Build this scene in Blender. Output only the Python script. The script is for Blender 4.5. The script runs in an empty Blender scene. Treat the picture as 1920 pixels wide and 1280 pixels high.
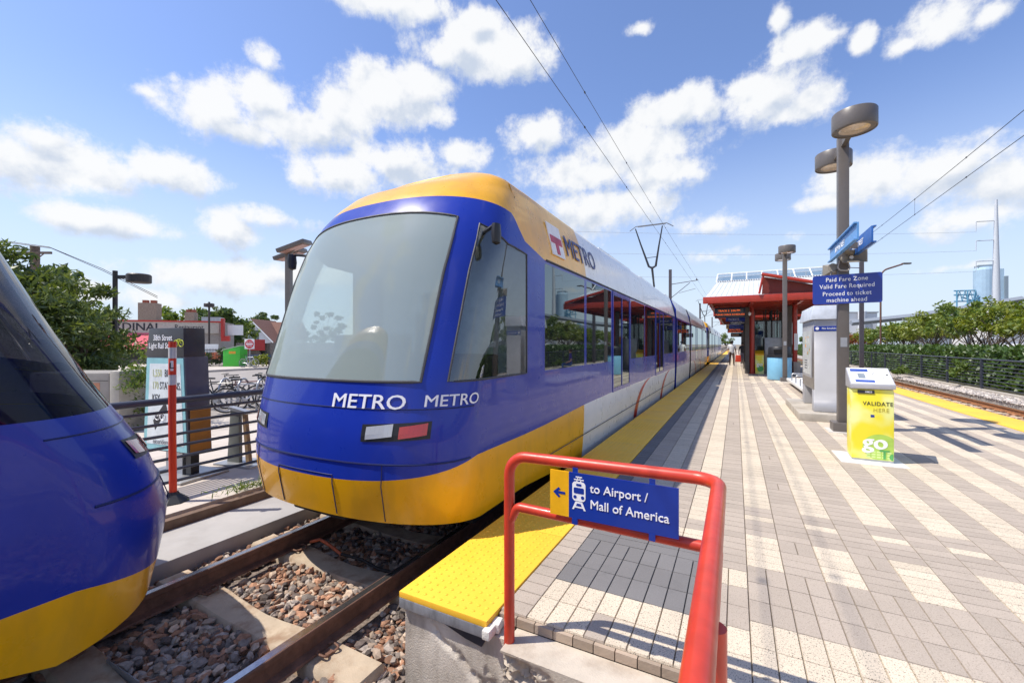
import bpy, bmesh, math, random
import numpy as np
from mathutils import Vector, Matrix, noise
R = math.radians
SC = bpy.context.scene
COL = SC.collection
rng = random.Random(7)

# ------------------------------------------------------------ camera
cd = bpy.data.cameras.new('camera'); cam = bpy.data.objects.new('camera', cd); COL.objects.link(cam)
cd.sensor_width = 36; cd.lens = 15.0; cd.shift_y = 0.0026
cd.clip_start = .02; cd.clip_end = 6000
cam.location = (0, 0, 1.6); cam.rotation_euler = (R(90), 0, R(27.7))
SC.camera = cam

# ------------------------------------------------------------ sun, sky, exposure
SUN = Vector((.50, .32, -1.0)).normalized()
sl = bpy.data.lights.new('sun', 'SUN'); sl.energy = 4.9; sl.angle = R(.5); sl.color = (1, .935, .84)
so = bpy.data.objects.new('sun', sl); COL.objects.link(so); so.rotation_euler = SUN.to_track_quat('-Z', 'Y').to_euler()
SC.cycles.max_bounces = 6; SC.cycles.diffuse_bounces = 3; SC.cycles.glossy_bounces = 3; SC.cycles.transparent_max_bounces = 10
SC.view_settings.view_transform = 'Standard'; SC.view_settings.look = 'None'
SC.view_settings.exposure = .16; SC.view_settings.gamma = 1
CLOUDS = [(-1.275, 0.29, 0.103, 0.039, 1), (-1.316, 0.312, 0.048, 0.027, 1), (-1.173, 0.305, 0.075, 0.03, 1), (-1.349, 0.273, 0.032, 0.041, 1), (-1.223, 0.205, 0.103, 0.027, 0.8), (-1.081, 0.217, 0.053, 0.033, 0.9), (-1.287, 0.205, 0.036, 0.018, 0.7), (-1.098, 0.422, 0.071, 0.041, 1), (-1.005, 0.462, 0.056, 0.036, 1), (-0.947, 0.43, 0.12, 0.039, 1), (-0.864, 0.463, 0.075, 0.056, 1), (-0.775, 0.503, 0.109, 0.051, 1), (-0.693, 0.531, 0.072, 0.038, 1), (-0.669, 0.491, 0.06, 0.033, 0.8), (-1.051, 0.399, 0.098, 0.025, 0.8), (-0.552, 0.601, 0.138, 0.044, 1), (-0.477, 0.585, 0.087, 0.036, 1), (-0.608, 0.615, 0.061, 0.037, 1), (-0.558, 0.642, 0.062, 0.024, 1), (-0.645, 0.592, 0.049, 0.025, 1), (-0.74, 0.656, 0.14, 0.026, 1), (-0.864, 0.65, 0.065, 0.011, 0.7), (-1.001, 0.522, 0.043, 0.028, 0.55), (-1.154, 0.455, 0.02, 0.016, 0.6), (-1.192, 0.422, 0.03, 0.014, 0.5), (-0.864, 0.356, 0.108, 0.043, 0.9), (-0.728, 0.391, 0.129, 0.048, 0.9), (-0.937, 0.345, 0.04, 0.034, 0.9), (-0.62, 0.414, 0.073, 0.031, 0.8), (-0.415, 0.458, 0.075, 0.038, 0.9), (-0.203, 0.408, 0.149, 0.051, 0.95), (-0.31, 0.375, 0.156, 0.045, 0.9), (-0.147, 0.366, 0.106, 0.037, 0.9), (-0.274, 0.302, 0.154, 0.053, 0.85), (-0.192, 0.615, 0.034, 0.015, 0.8), (0.11, 0.526, 0.06, 0.028, 0.9), (0.075, 0.574, 0.02, 0.022, 0.9), (0.08, 0.516, 0.036, 0.018, 0.8), (0.16, 0.526, 0.028, 0.012, 0.6), (0.308, 0.485, 0.053, 0.036, 1), (0.355, 0.475, 0.028, 0.019, 0.9), (0.203, 0.502, 0.019, 0.019, 0.9), (0.263, 0.475, 0.03, 0.016, 0.8), (-0.114, 0.474, 0.087, 0.035, 1), (0.066, 0.464, 0.077, 0.047, 1), (0.119, 0.438, 0.042, 0.029, 1), (0.084, 0.426, 0.036, 0.023, 0.9), (0.015, 0.485, 0.039, 0.021, 0.8), (0.221, 0.291, 0.08, 0.038, 0.95), (0.302, 0.28, 0.075, 0.038, 1), (0.366, 0.243, 0.049, 0.036, 1), (0.16, 0.261, 0.064, 0.019, 0.8), (0.344, 0.2, 0.057, 0.034, 0.85), (-1.094, 0.127, 0.14, 0.034, 0.85), (-1.25, 0.085, 0.12, 0.03, 0.7), (-0.947, 0.139, 0.12, 0.044, 0.8), (-1.0, 0.25, 0.10, 0.03, 0.6), (-0.05, 0.25, 0.10, 0.035, 0.6), (-0.061, 0.186, 0.124, 0.033, 0.4), (0.326, 0.124, 0.096, 0.017, 0.3), (0.11, 0.209, 0.069, 0.025, 0.35)]

class NT:
    def __init__(s, tree): s.t = tree; s.n = tree.nodes; s.l = tree.links
    def new(s, typ, **k):
        n = s.n.new(typ)
        for a, b in k.items(): setattr(n, a, b)
        return n
    def put(s, sock, v):
        if isinstance(v, bpy.types.NodeSocket): s.l.new(v, sock)
        elif v is not None: sock.default_value = v
    def math(s, op, a, b=None, c=None, clamp=False):
        n = s.new('ShaderNodeMath', operation=op); n.use_clamp = clamp
        s.put(n.inputs[0], a); s.put(n.inputs[1], b); s.put(n.inputs[2], c)
        return n.outputs[0]
    def vmath(s, op, a, b=None):
        n = s.new('ShaderNodeVectorMath', operation=op); s.put(n.inputs[0], a); s.put(n.inputs[1], b)
        return n.outputs['Value'] if op in ('LENGTH', 'DOT_PRODUCT') else n.outputs[0]
    def mix(s, fac, a, b, blend='MIX'):
        n = s.new('ShaderNodeMix', data_type='RGBA', blend_type=blend)
        s.put(n.inputs[0], fac); s.put(n.inputs[6], a if isinstance(a, bpy.types.NodeSocket) else (*a, 1)); s.put(n.inputs[7], b if isinstance(b, bpy.types.NodeSocket) else (*b, 1))
        return n.outputs[2]
    def ramp(s, fac, lo, hi, a=0., b=1., smooth=True):
        n = s.new('ShaderNodeMapRange'); n.interpolation_type = 'SMOOTHSTEP' if smooth else 'LINEAR'
        s.put(n.inputs[0], fac); s.put(n.inputs[1], lo); s.put(n.inputs[2], hi); s.put(n.inputs[3], a); s.put(n.inputs[4], b)
        return n.outputs[0]
    def noise(s, vec, scale, detail=4, rough=.55, col=False):
        n = s.new('ShaderNodeTexNoise'); s.put(n.inputs['Vector'], vec); n.inputs['Scale'].default_value = scale
        n.inputs['Detail'].default_value = detail; n.inputs['Roughness'].default_value = rough
        return n.outputs['Color'] if col else n.outputs['Fac']

W = bpy.data.worlds.new('World'); SC.world = W; W.use_nodes = True
W.node_tree.nodes.clear(); g = NT(W.node_tree)
sky = g.new('ShaderNodeTexSky', sky_type='NISHITA'); sky.sun_disc = False
sky.sun_elevation = math.asin(-SUN.z); sky.sun_rotation = math.atan2(-SUN.x, -SUN.y); sky.air_density = 1.0; sky.dust_density = .6; sky.ozone_density = 1.6
tc = g.new('ShaderNodeTexCoord'); D0 = tc.outputs['Generated']
sx = g.new('ShaderNodeSeparateXYZ'); g.put(sx.inputs[0], D0)
az = g.math('ARCTAN2', sx.outputs[0], sx.outputs[1]); el = g.math('ARCSINE', sx.outputs[2])
cx = g.new('ShaderNodeCombineXYZ'); g.put(cx.inputs[0], az); g.put(cx.inputs[1], el); AE = cx.outputs[0]
pn = g.noise(AE, 8, 8, .6); pn2 = g.noise(AE, 24, 8, .7)
puff = g.math('ADD', g.math('MULTIPLY', g.math('SUBTRACT', pn, .5), 2.1), g.math('MULTIPLY', g.math('SUBTRACT', pn2, .5), 1.05))
def cloud_field(P):
    best = None
    for (a, e, rx, ry, st) in CLOUDS:
        kx, ky = 1/(rx*1.28), 1/(ry*1.34); n = g.new('ShaderNodeVectorMath', operation='MULTIPLY_ADD')
        g.put(n.inputs[0], P); n.inputs[1].default_value = (kx, ky, 0); n.inputs[2].default_value = (-a*kx, -e*ky, 0); v = n.outputs[0]
        q = g.math('MULTIPLY_ADD', g.vmath('LENGTH', v), -1.0, st)
        best = q if best is None else g.math('SMOOTH_MAX', best, q, .12)
    return best
best = cloud_field(AE); above = cloud_field(g.vmath('ADD', AE, (-.006, .022, 0)))
toplit = g.math('SUBTRACT', best, above)          # sunlit tops, shaded bases
front = g.vmath('DOT_PRODUCT', D0, (-.465, .885, 0))
gen = g.math('MULTIPLY', g.math('SUBTRACT', g.noise(D0, 3.2, 5, .55), .56), 5.0)
gen = g.math('SUBTRACT', gen, g.ramp(front, .2, .5, 0., 3.))
field = g.math('MAXIMUM', g.math('ADD', best, puff), gen)
alpha = g.ramp(field, -.10, .50)
# small puff relief: brighter where the cloud thickens upwards
up = g.vmath('ADD', AE, (-.014, .026, 0))
rel = g.math('SUBTRACT', g.noise(AE, 11, 6, .55), g.noise(up, 11, 6, .55))
shade = g.math('ADD', g.math('ADD', g.math('MULTIPLY', toplit, .42), .84), g.math('MULTIPLY', rel, 1.3), clamp=True)
ccol = g.mix(g.ramp(shade, .5, .95), (3.7, 4.15, 4.9), (5.85, 5.9, 5.95))
lowpale = g.ramp(sx.outputs[2], -.05, .47, .98, 0.)
skyc = g.mix(1.0, sky.outputs[0], (1.03, 1.06, 1.27), 'MULTIPLY')
skyc = g.mix(lowpale, skyc, (4.3, 5.0, 5.8))
final = g.mix(g.math('MULTIPLY', alpha, .97), skyc, ccol)
bg = g.new('ShaderNodeBackground'); bg.inputs['Strength'].default_value = .15; g.put(bg.inputs['Color'], final)
wo = g.new('ShaderNodeOutputWorld'); g.l.new(bg.outputs[0], wo.inputs[0])
W.cycles.sampling_method = 'MANUAL'; W.cycles.sample_map_resolution = 512

# ------------------------------------------------------------ materials
MATS = {}
def pm(name, col, rough=.55, metal=0., var=.12, scale=6., bump=0., bscale=60., coat=0., spec=.5, island=0., stain=None, stain_amt=0., stain_scale=2., emit=0.):
    if name in MATS: return MATS[name]
    m = bpy.data.materials.new(name); m.use_nodes = True; t = NT(m.node_tree); b = t.n['Principled BSDF']
    o = t.new('ShaderNodeTexCoord').outputs['Object']
    n = t.noise(o, scale, 5, .6)
    dark = tuple(c*(1-var) for c in col); lite = tuple(min(1, c*(1+var)) for c in col)
    c = t.mix(t.ramp(n, .25, .75), dark, lite)
    if island:
        gi = t.new('ShaderNodeNewGeometry').outputs['Random Per Island']
        k = t.ramp(gi, 0, 1, 1-island, 1+island, False)
        cc = t.new('ShaderNodeCombineXYZ'); [t.put(cc.inputs[i], k) for i in range(3)]
        c = t.mix(1.0, c, cc.outputs[0], 'MULTIPLY')
    if stain:
        sv = t.vmath('MULTIPLY', o, (1, 1, .35))
        c = t.mix(t.math('MULTIPLY', t.ramp(t.noise(sv, stain_scale, 6, .65), .45, .72), stain_amt), c, stain)
    t.put(b.inputs['Base Color'], c)
    b.inputs['Roughness'].default_value = rough; b.inputs['Metallic'].default_value = metal
    b.inputs['Specular IOR Level'].default_value = spec; b.inputs['Coat Weight'].default_value = coat; b.inputs['Coat Roughness'].default_value = .03
    if var and rough > .2: t.put(b.inputs['Roughness'], t.ramp(t.noise(o, scale*2.7, 4, .6), .2, .8, rough*.85, min(1, rough*1.15)))
    if bump:
        bn = t.new('ShaderNodeBump'); bn.inputs['Strength'].default_value = bump; bn.inputs['Distance'].default_value = .01
        t.put(bn.inputs['Height'], t.noise(o, bscale, 6, .65)); t.put(b.inputs['Normal'], bn.outputs[0])
    if emit:
        b.inputs['Emission Color'].default_value = (*col, 1); b.inputs['Emission Strength'].default_value = emit
    MATS[name] = m; return m

def paver(name, col, speck, spk=(.06, .05, .045)):
    m = bpy.data.materials.new(name); m.use_nodes = True; t = NT(m.node_tree); b = t.n['Principled BSDF']
    o = t.new('ShaderNodeTexCoord').outputs['Object']
    gi = t.new('ShaderNodeNewGeometry').outputs['Random Per Island']
    k = t.ramp(gi, 0, 1, .92, 1.07, False); cc = t.new('ShaderNodeCombineXYZ'); [t.put(cc.inputs[i], k) for i in range(3)]
    c = t.mix(1.0, col, cc.outputs[0], 'MULTIPLY')
    c = t.mix(t.math('MULTIPLY', t.ramp(t.noise(o, 1.3, 6, .65), .42, .75), .28), c, tuple(x*.55 for x in col))
    c = t.mix(t.math('MULTIPLY', t.ramp(t.noise(o, 75, 3, .6), .56, .68), speck*.75), c, spk)
    c = t.mix(t.math('MULTIPLY', t.ramp(t.noise(o, 150, 2, .5), .58, .68), speck), c, spk)
    c = t.mix(t.math('MULTIPLY', t.ramp(t.noise(o, 4.5, 5, .7), .56, .74), .22), c, tuple(x*.45 for x in col))
    c = t.mix(t.math('MULTIPLY', t.ramp(t.noise(o, 210, 2, .5), .60, .70), .55), c, tuple(min(1, x*1.7) for x in col))
    t.put(b.inputs['Base Color'], c); b.inputs['Roughness'].default_value = .85; b.inputs['Specular IOR Level'].default_value = .25
    bn = t.new('ShaderNodeBump'); bn.inputs['Strength'].default_value = .45; bn.inputs['Distance'].default_value = .004
    t.put(bn.inputs['Height'], t.noise(o, 170, 3, .6)); t.put(b.inputs['Normal'], bn.outputs[0])
    MATS[name] = m; return m

def glassy(name, col, refl=.5, rough=.02):          # coated tinted glass, opaque
    m = bpy.data.materials.new(name); m.use_nodes = True; t = NT(m.node_tree); t.n.clear()
    d = t.new('ShaderNodeBsdfDiffuse'); d.inputs[0].default_value = (*col, 1)
    gl = t.new('ShaderNodeBsdfGlossy'); gl.inputs['Roughness'].default_value = rough; gl.inputs[0].default_value = (.86, .95, .93, 1)
    f = t.new('ShaderNodeFresnel'); f.inputs[0].default_value = 1.5
    fac = t.ramp(f.outputs[0], .04, 1, refl, 1., False)
    mx = t.new('ShaderNodeMixShader'); t.put(mx.inputs[0], fac); t.l.new(d.outputs[0], mx.inputs[1]); t.l.new(gl.outputs[0], mx.inputs[2])
    o = t.new('ShaderNodeOutputMaterial'); t.l.new(mx.outputs[0], o.inputs[0]); MATS[name] = m; return m

def clearglass(name, tint, refl=.06, rough=.02, haze=0.):
    m = bpy.data.materials.new(name); m.use_nodes = True; t = NT(m.node_tree); t.n.clear()
    d = t.new('ShaderNodeBsdfTransparent'); d.inputs[0].default_value = (*tint, 1)
    gl = t.new('ShaderNodeBsdfGlossy'); gl.inputs['Roughness'].default_value = rough
    f = t.new('ShaderNodeFresnel'); f.inputs[0].default_value = 1.45
    fac = t.ramp(f.outputs[0], .03, 1, refl, .9, False)
    mx = t.new('ShaderNodeMixShader'); t.put(mx.inputs[0], fac); t.l.new(d.outputs[0], mx.inputs[1]); t.l.new(gl.outputs[0], mx.inputs[2])
    if haze:        # pale milky haze mixed into the pane's colour to brighten it
        df = t.new('ShaderNodeBsdfDiffuse'); df.inputs[0].default_value = (.62, .74, .71, 1); m3 = t.new('ShaderNodeMixShader'); m3.inputs[0].default_value = haze
        t.l.new(mx.outputs[0], m3.inputs[1]); t.l.new(df.outputs[0], m3.inputs[2]); mx = m3
    o = t.new('ShaderNodeOutputMaterial'); t.l.new(mx.outputs[0], o.inputs[0]); MATS[name] = m; return m

def leafmat(name, c1, c2, trans=.35):
    if name in MATS: return MATS[name]
    m = bpy.data.materials.new(name); m.use_nodes = True; t = NT(m.node_tree); t.n.clear()
    gi = t.new('ShaderNodeNewGeometry').outputs['Random Per Island']
    o = t.new('ShaderNodeTexCoord').outputs['Object']
    k = t.math('ADD', t.math('MULTIPLY', gi, .6), t.math('MULTIPLY', t.ramp(t.noise(o, 1.1, 3, .5), .3, .7), .4))
    c = t.mix(k, c1, c2)
    d = t.new('ShaderNodeBsdfDiffuse'); t.put(d.inputs[0], c)
    tr = t.new('ShaderNodeBsdfTranslucent'); t.put(tr.inputs[0], t.mix(1.0, c, (1.5, 1.35, .6), 'MULTIPLY'))
    gl = t.new('ShaderNodeBsdfGlossy'); gl.inputs['Roughness'].default_value = .45
    mx = t.new('ShaderNodeMixShader'); mx.inputs[0].default_value = trans; t.l.new(d.outputs[0], mx.inputs[1]); t.l.new(tr.outputs[0], mx.inputs[2])
    m2 = t.new('ShaderNodeMixShader'); m2.inputs[0].default_value = .05; t.l.new(mx.outputs[0], m2.inputs[1]); t.l.new(gl.outputs[0], m2.inputs[2])
    oo = t.new('ShaderNodeOutputMaterial'); t.l.new(m2.outputs[0], oo.inputs[0]); MATS[name] = m; return m

# ------------------------------------------------------------ mesh helpers
class MB:
    def __init__(s): s.v = []; s.f = []; s.m = []
    def poly(s, pts, mi=0):
        k = len(s.v); s.v += [tuple(p) for p in pts]; s.f.append(tuple(range(k, k+len(pts)))); s.m.append(mi); return s
    def box(s, c, d, rz=0., mi=0, rx=0., ry=0.):
        M = Matrix.Translation(c) @ Matrix.Rotation(rz, 4, 'Z') @ Matrix.Rotation(ry, 4, 'Y') @ Matrix.Rotation(rx, 4, 'X')
        k = len(s.v)
        for z in (-.5, .5):
            for x, y in ((-.5, -.5), (.5, -.5), (.5, .5), (-.5, .5)): s.v.append(tuple(M @ Vector((x*d[0], y*d[1], z*d[2]))))
        for q in ((3, 2, 1, 0), (4, 5, 6, 7), (0, 1, 5, 4), (1, 2, 6, 5), (2, 3, 7, 6), (3, 0, 4, 7)): s.f.append(tuple(k+i for i in q)); s.m.append(mi)
        return s
    def bb(s, x0, x1, y0, y1, z0, z1, mi=0): return s.box(((x0+x1)/2, (y0+y1)/2, (z0+z1)/2), (x1-x0, y1-y0, z1-z0), mi=mi)
    def tube(s, pts, r, n=8, mi=0, closed=False, caps=True):
        P = [Vector(p) for p in pts]; L = len(P); rr = r if isinstance(r, (list, tuple)) else [r]*L
        T = []
        for i in range(L):
            a = P[(i-1) % L] if (i or closed) else P[i]; b = P[(i+1) % L] if (i < L-1 or closed) else P[i]
            d = (b-a); T.append(d.normalized() if d.length > 1e-9 else Vector((0, 0, 1)))
        u = T[0].orthogonal().normalized(); k = len(s.v)
        for i in range(L):
            u = (u - T[i]*u.dot(T[i]))
            u = u.normalized() if u.length > 1e-6 else T[i].orthogonal().normalized()
            w = T[i].cross(u)
            for j in range(n):
                a = 2*math.pi*(j+.5)/n; s.v.append(tuple(P[i] + (u*math.cos(a)+w*math.sin(a))*rr[i]))
        for i in range(L if closed else L-1):
            for j in range(n):
                a = k+i*n+j; b = k+i*n+(j+1) % n; c = k+((i+1) % L)*n
                s.f.append((a, b, c+(j+1) % n, c+j)); s.m.append(mi)
        if caps and not closed:
            s.f.append(tuple(k+j for j in reversed(range(n)))); s.m.append(mi)
            s.f.append(tuple(k+(L-1)*n+j for j in range(n))); s.m.append(mi)
        return s
    def lathe(s, c, prof, n=24, mi=0, sx=1., sy=1.):
        k = len(s.v); L = len(prof)
        for (r, z) in prof:
            for j in range(n):
                a = 2*math.pi*j/n; s.v.append((c[0]+r*sx*math.cos(a), c[1]+r*sy*math.sin(a), c[2]+z))
        for i in range(L-1):
            for j in range(n):
                s.f.append((k+i*n+j, k+i*n+(j+1) % n, k+(i+1)*n+(j+1) % n, k+(i+1)*n+j)); s.m.append(mi)
        if prof[0][0] > 1e-5: s.f.append(tuple(k+j for j in reversed(range(n)))); s.m.append(mi)
        if prof[-1][0] > 1e-5: s.f.append(tuple(k+(L-1)*n+j for j in range(n))); s.m.append(mi)
        return s
    def prism(s, pts, off, mi=0):       # closed outline (3D points) extruded by off
        o = Vector(off); n = len(pts); k = len(s.v); A = [Vector(p) for p in pts]
        s.v += [tuple(p) for p in A] + [tuple(p+o) for p in A]
        nrm = Vector((0, 0, 0))
        for i in range(n): nrm += A[i].cross(A[(i+1) % n])
        fl = nrm.dot(o) > 0
        a = tuple(k+i for i in range(n)); b = tuple(k+n+i for i in range(n))
        s.f.append(a[::-1] if fl else a); s.f.append(b if fl else b[::-1]); s.m += [mi, mi]
        for i in range(n):
            j = (i+1) % n; q = (k+i, k+j, k+n+j, k+n+i); s.f.append(q if fl else q[::-1]); s.m.append(mi)
        return s
    def build(s, name, mats, parent=None, smooth=False, bevel=0., auto=40):
        me = bpy.data.meshes.new(name); me.from_pydata(s.v, [], s.f)
        mats = mats if isinstance(mats, (list, tuple)) else [mats]
        for m in mats: me.materials.append(m)
        if len(mats) > 1: me.polygons.foreach_set('material_index', s.m)
        if bevel:
            bm = bmesh.new(); bm.from_mesh(me); bmesh.ops.remove_doubles(bm, verts=bm.verts, dist=1e-5)
            ed = [e for e in bm.edges if len(e.link_faces) == 2 and e.calc_face_angle(0) > R(30)]
            bmesh.ops.bevel(bm, geom=ed, offset=bevel, segments=2, affect='EDGES', profile=.6, clamp_overlap=True)
            bm.to_mesh(me); bm.free(); smooth = True
        if smooth:
            me.polygons.foreach_set('use_smooth', [True]*len(me.polygons))
            me.set_sharp_from_angle(angle=R(auto))
        o = bpy.data.objects.new(name, me); COL.objects.link(o)
        if parent: o.parent = parent
        return o

def tag(o, label=None, cat=None, group=None, kind=None):
    if label: o['label'] = label
    if cat: o['category'] = cat
    if group: o['group'] = group
    if kind: o['kind'] = kind
    return o
def thing(name, label, cat, loc=(0, 0, 0), rz=0., group=None):
    o = bpy.data.objects.new(name, None); o.empty_display_size = .2; COL.objects.link(o); o.location = loc; o.rotation_euler = (0, 0, rz)
    return tag(o, label, cat, group)
def struct(o): o['kind'] = 'structure'; return o
def copy_tree(o, parent=None):
    c = o.copy(); COL.objects.link(c)
    if parent: c.parent = parent
    for ch in list(o.children): copy_tree(ch, c)
    return c
def text(s, size, parent, loc, rot, mat, align='CENTER', bold=0., sx=1., space=1., name='lettering', ext=.0015, clip=None, spaceline=1.):
    cu = bpy.data.curves.new(name, 'FONT'); cu.body = s; cu.size = 1.0; cu.align_x = align; cu.align_y = 'CENTER'
    cu.extrude = ext/size; cu.resolution_u = 3; cu.space_character = space; cu.space_line = spaceline
    tmp = bpy.data.objects.new(name, cu); COL.objects.link(tmp)
    dg = bpy.context.evaluated_depsgraph_get(); me = bpy.data.meshes.new_from_object(tmp.evaluated_get(dg)); bpy.data.objects.remove(tmp)
    if bold:                  # heavier strokes: the outline doubled a hair to each side (curve offset breaks some glyphs)
        bm = bmesh.new(); bm.from_mesh(me); base = bm.verts[:]+bm.edges[:]+bm.faces[:]
        for k, (dx, dy) in enumerate(((1, .5), (-1, -.5))):
            r = bmesh.ops.duplicate(bm, geom=base); bmesh.ops.translate(bm, verts=[e for e in r['geom'] if isinstance(e, bmesh.types.BMVert)], vec=(dx*bold*.9, dy*bold*.9, (k+1)*.0004/size))
        bm.to_mesh(me); bm.free()
    me.transform(Matrix.Scale(size, 4)); me.name = name; me.materials.clear(); me.materials.append(mat)
    if clip is not None:       # cut off everything right of this local x
        bm = bmesh.new(); bm.from_mesh(me)
        bmesh.ops.bisect_plane(bm, geom=bm.verts[:]+bm.edges[:]+bm.faces[:], plane_co=(clip, 0, 0), plane_no=(1, 0, 0), clear_outer=True)
        bm.to_mesh(me); bm.free()
    o = bpy.data.objects.new(name, me); COL.objects.link(o); o.location = loc; o.rotation_euler = rot; o.scale = (sx, 1, 1)
    if parent: o.parent = parent
    return o
def arc(c, r, a0, a1, n, ax='xz'):
    out = []
    for i in range(n+1):
        a = a0+(a1-a0)*i/n; p = [c[0], c[1], c[2]]; i0, i1 = 'xyz'.index(ax[0]), 'xyz'.index(ax[1])
        p[i0] += r*math.cos(a); p[i1] += r*math.sin(a); out.append(tuple(p))
    return out
def fillet(pts, r, n=6):
    P = [Vector(p) for p in pts]; out = [tuple(P[0])]
    for i in range(1, len(P)-1):
        a = (P[i-1]-P[i]).normalized(); b = (P[i+1]-P[i]).normalized(); ang = a.angle(b); d = r/math.tan(ang/2)
        p0 = P[i]+a*d; p1 = P[i]+b*d
        c = P[i]+(a+b).normalized()*(r/math.sin(ang/2)); u = (p0-c); w = (p1-c); th = u.angle(w)
        for k in range(n+1):
            t = k/n; out.append(tuple(c + (u*math.sin((1-t)*th)+w*math.sin(t*th))/math.sin(th)))
    out.append(tuple(P[-1])); return out
def big(name, V, F, mat, parent=None, mi=None):         # fast quad/tri mesh from numpy
    me = bpy.data.meshes.new(name); k = F.shape[1]; me.vertices.add(len(V)); me.vertices.foreach_set('co', V.astype(np.float32).ravel())
    me.loops.add(F.size); me.loops.foreach_set('vertex_index', F.astype(np.int32).ravel())
    me.polygons.add(len(F)); me.polygons.foreach_set('loop_start', np.arange(0, F.size, k, dtype=np.int32))
    try: me.polygons.foreach_set('loop_total', np.full(len(F), k, dtype=np.int32))
    except Exception: pass
    for m in (mat if isinstance(mat, list) else [mat]): me.materials.append(m)
    if mi is not None: me.polygons.foreach_set('material_index', mi.astype(np.int32))
    me.update(calc_edges=True); me.validate(); me.polygons.foreach_set('use_smooth', [False]*len(me.polygons))
    o = bpy.data.objects.new(name, me); COL.objects.link(o)
    if parent: o.parent = parent
    return o
def leaves(name, centers, size, mat, parent=None, seed=0, asp=.5, flat=.0, droop=0.):
    r = np.random.default_rng(seed); n = len(centers)
    u = r.normal(size=(n, 3)); u[:, 2] -= droop; u /= np.linalg.norm(u, axis=1)[:, None]
    w = r.normal(size=(n, 3)); w[:, :2] *= (1-flat)
    w -= u*(u*w).sum(1)[:, None]; w /= np.linalg.norm(w, axis=1)[:, None]
    s = size*r.uniform(.6, 1.3, (n, 1)); a = u*s; b = w*s*asp
    V = np.stack([centers-a, centers+b-a*.1, centers+a, centers-b-a*.1], 1).reshape(-1, 3)
    return big(name, V, np.arange(4*n).reshape(n, 4), mat, parent)
def clumps(n_cl, n_leaf, rad, cr, seed, c=(0, 0, 0), low=-.55, shell=.35):
    r = np.random.default_rng(seed); C = []
    while len(C) < n_cl:
        p = r.normal(size=3); p /= np.linalg.norm(p)
        if p[2] < low: continue
        C.append(p*(shell+(1-shell)*r.random()**.5)*np.array(rad))
    C = np.array(C)+np.array(c); idx = r.integers(0, n_cl, n_leaf); sc = r.uniform(.55, 1.25, n_cl)[idx][:, None]
    d = r.normal(size=(n_leaf, 3)); d *= (r.random((n_leaf, 1))**.45)/np.linalg.norm(d, axis=1)[:, None]
    return C, C[idx]+d*cr*sc*np.array([1, 1, .7])
BARK = pm('bark', (.10, .075, .055), .9, var=.35, scale=14, bump=.6, bscale=40)
def tree(name, label, cat, loc, h, rad, mat, seed, n_leaf=2200, n_cl=28, cr=.5, leaf=.12, trunk_h=None, tr=.09, group=None, low=-.55, stems=1, asp=.5, droop=0.):
    root = thing(name, label, cat, loc, group=group); th = trunk_h if trunk_h is not None else h*.35
    cz = h-rad[2]; C, L = clumps(n_cl, n_leaf, rad, cr, seed, (0, 0, cz), low)
    b = MB(); q = random.Random(seed)
    for k in range(stems):
        bx, by = (q.uniform(-.25, .25), q.uniform(-.25, .25)) if stems > 1 else (0, 0)
        tx, ty = (q.uniform(-.5, .5)*rad[0]*.6, q.uniform(-.5, .5)*rad[1]*.6) if stems > 1 else (q.uniform(-.1, .1), q.uniform(-.1, .1))
        top = Vector((tx, ty, th)); r0 = tr*(1 if stems == 1 else .65)
        b.tube([(bx, by, 0), (bx*.8+tx*.3, by*.8+ty*.3, th*.5), top], [r0, r0*.8, r0*.65], 7)
        for j in range(k, len(C), stems):
            e = Vector(C[j]); m = top.lerp(e, .5)+Vector((q.uniform(-.1, .1), q.uniform(-.1, .1), .08*h*.3))
            b.tube([tuple(top), tuple(m), tuple(e)], [r0*.5, r0*.28, r0*.08], 5, caps=False)
    b.build('trunk', BARK, root, True)
    leaves('crown', L, leaf, mat, root, seed, asp=asp, droop=droop)
    return root

# common materials
GREYP = pm('lamp_taupe_paint', (.13, .115, .105), .38, var=.06)
STEEL = pm('galvanised_steel', (.42, .43, .45), .42, .7, var=.12)
BLACK = pm('black_plastic', (.018, .018, .02), .45, var=.1)
RED = pm('red_gloss_paint', (.55, .045, .02), .38, var=.14, coat=.12, scale=9, stain=(.30, .03, .015), stain_amt=.35, stain_scale=5)
WHITE = pm('white_paint', (.82, .82, .80), .45, var=.04)
SIGNB = pm('blue_sign_face', (.006, .035, .30), .32, var=.05, coat=.25)
SIGNW = pm('white_sign_lettering', (.88, .88, .88), .5, var=.02)
CONC = pm('weathered_concrete', (.44, .40, .34), .9, var=.14, scale=3, bump=.5, bscale=80, stain=(.22, .18, .14), stain_amt=.7, stain_scale=2.2)
FENCE = pm('fence_blue_grey_paint', (.045, .052, .075), .42, var=.08)
# ============================================================ SETTING
TX, RT, RZ = -3.35, 6.72, -.355          # track centres, rail-top level
GRASS_SOIL = pm('dry_soil', (.24, .20, .15), .95, var=.25, scale=.8)
struct(MB().poly([(-2500, -2500, -.76), (2500, -2500, -.76), (2500, 2500, -.76), (-2500, 2500, -.76)]).build('ground', GRASS_SOIL))
SIDE = pm('pale_concrete_paving', (.52, .46, .40), .9, var=.08, scale=1.2, bump=.25, bscale=50, stain=(.34, .29, .25), stain_amt=.35, stain_scale=.8)
b = MB()                                  # sidewalk slabs with open joints
for i in range(-6, 40):
    for j in range(0, 4):
        x1 = -5.62-1.5*j; b.bb(x1-1.492, x1, -4+1.5*i, -4+1.5*i+1.492, -.38, -.30)
struct(b.build('sidewalk', SIDE))
struct(MB().bb(-300, -5.60, -60, 400, -.75, -.345).build('terrain', pm('joint_soil', (.16, .13, .10), .95)))
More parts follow.
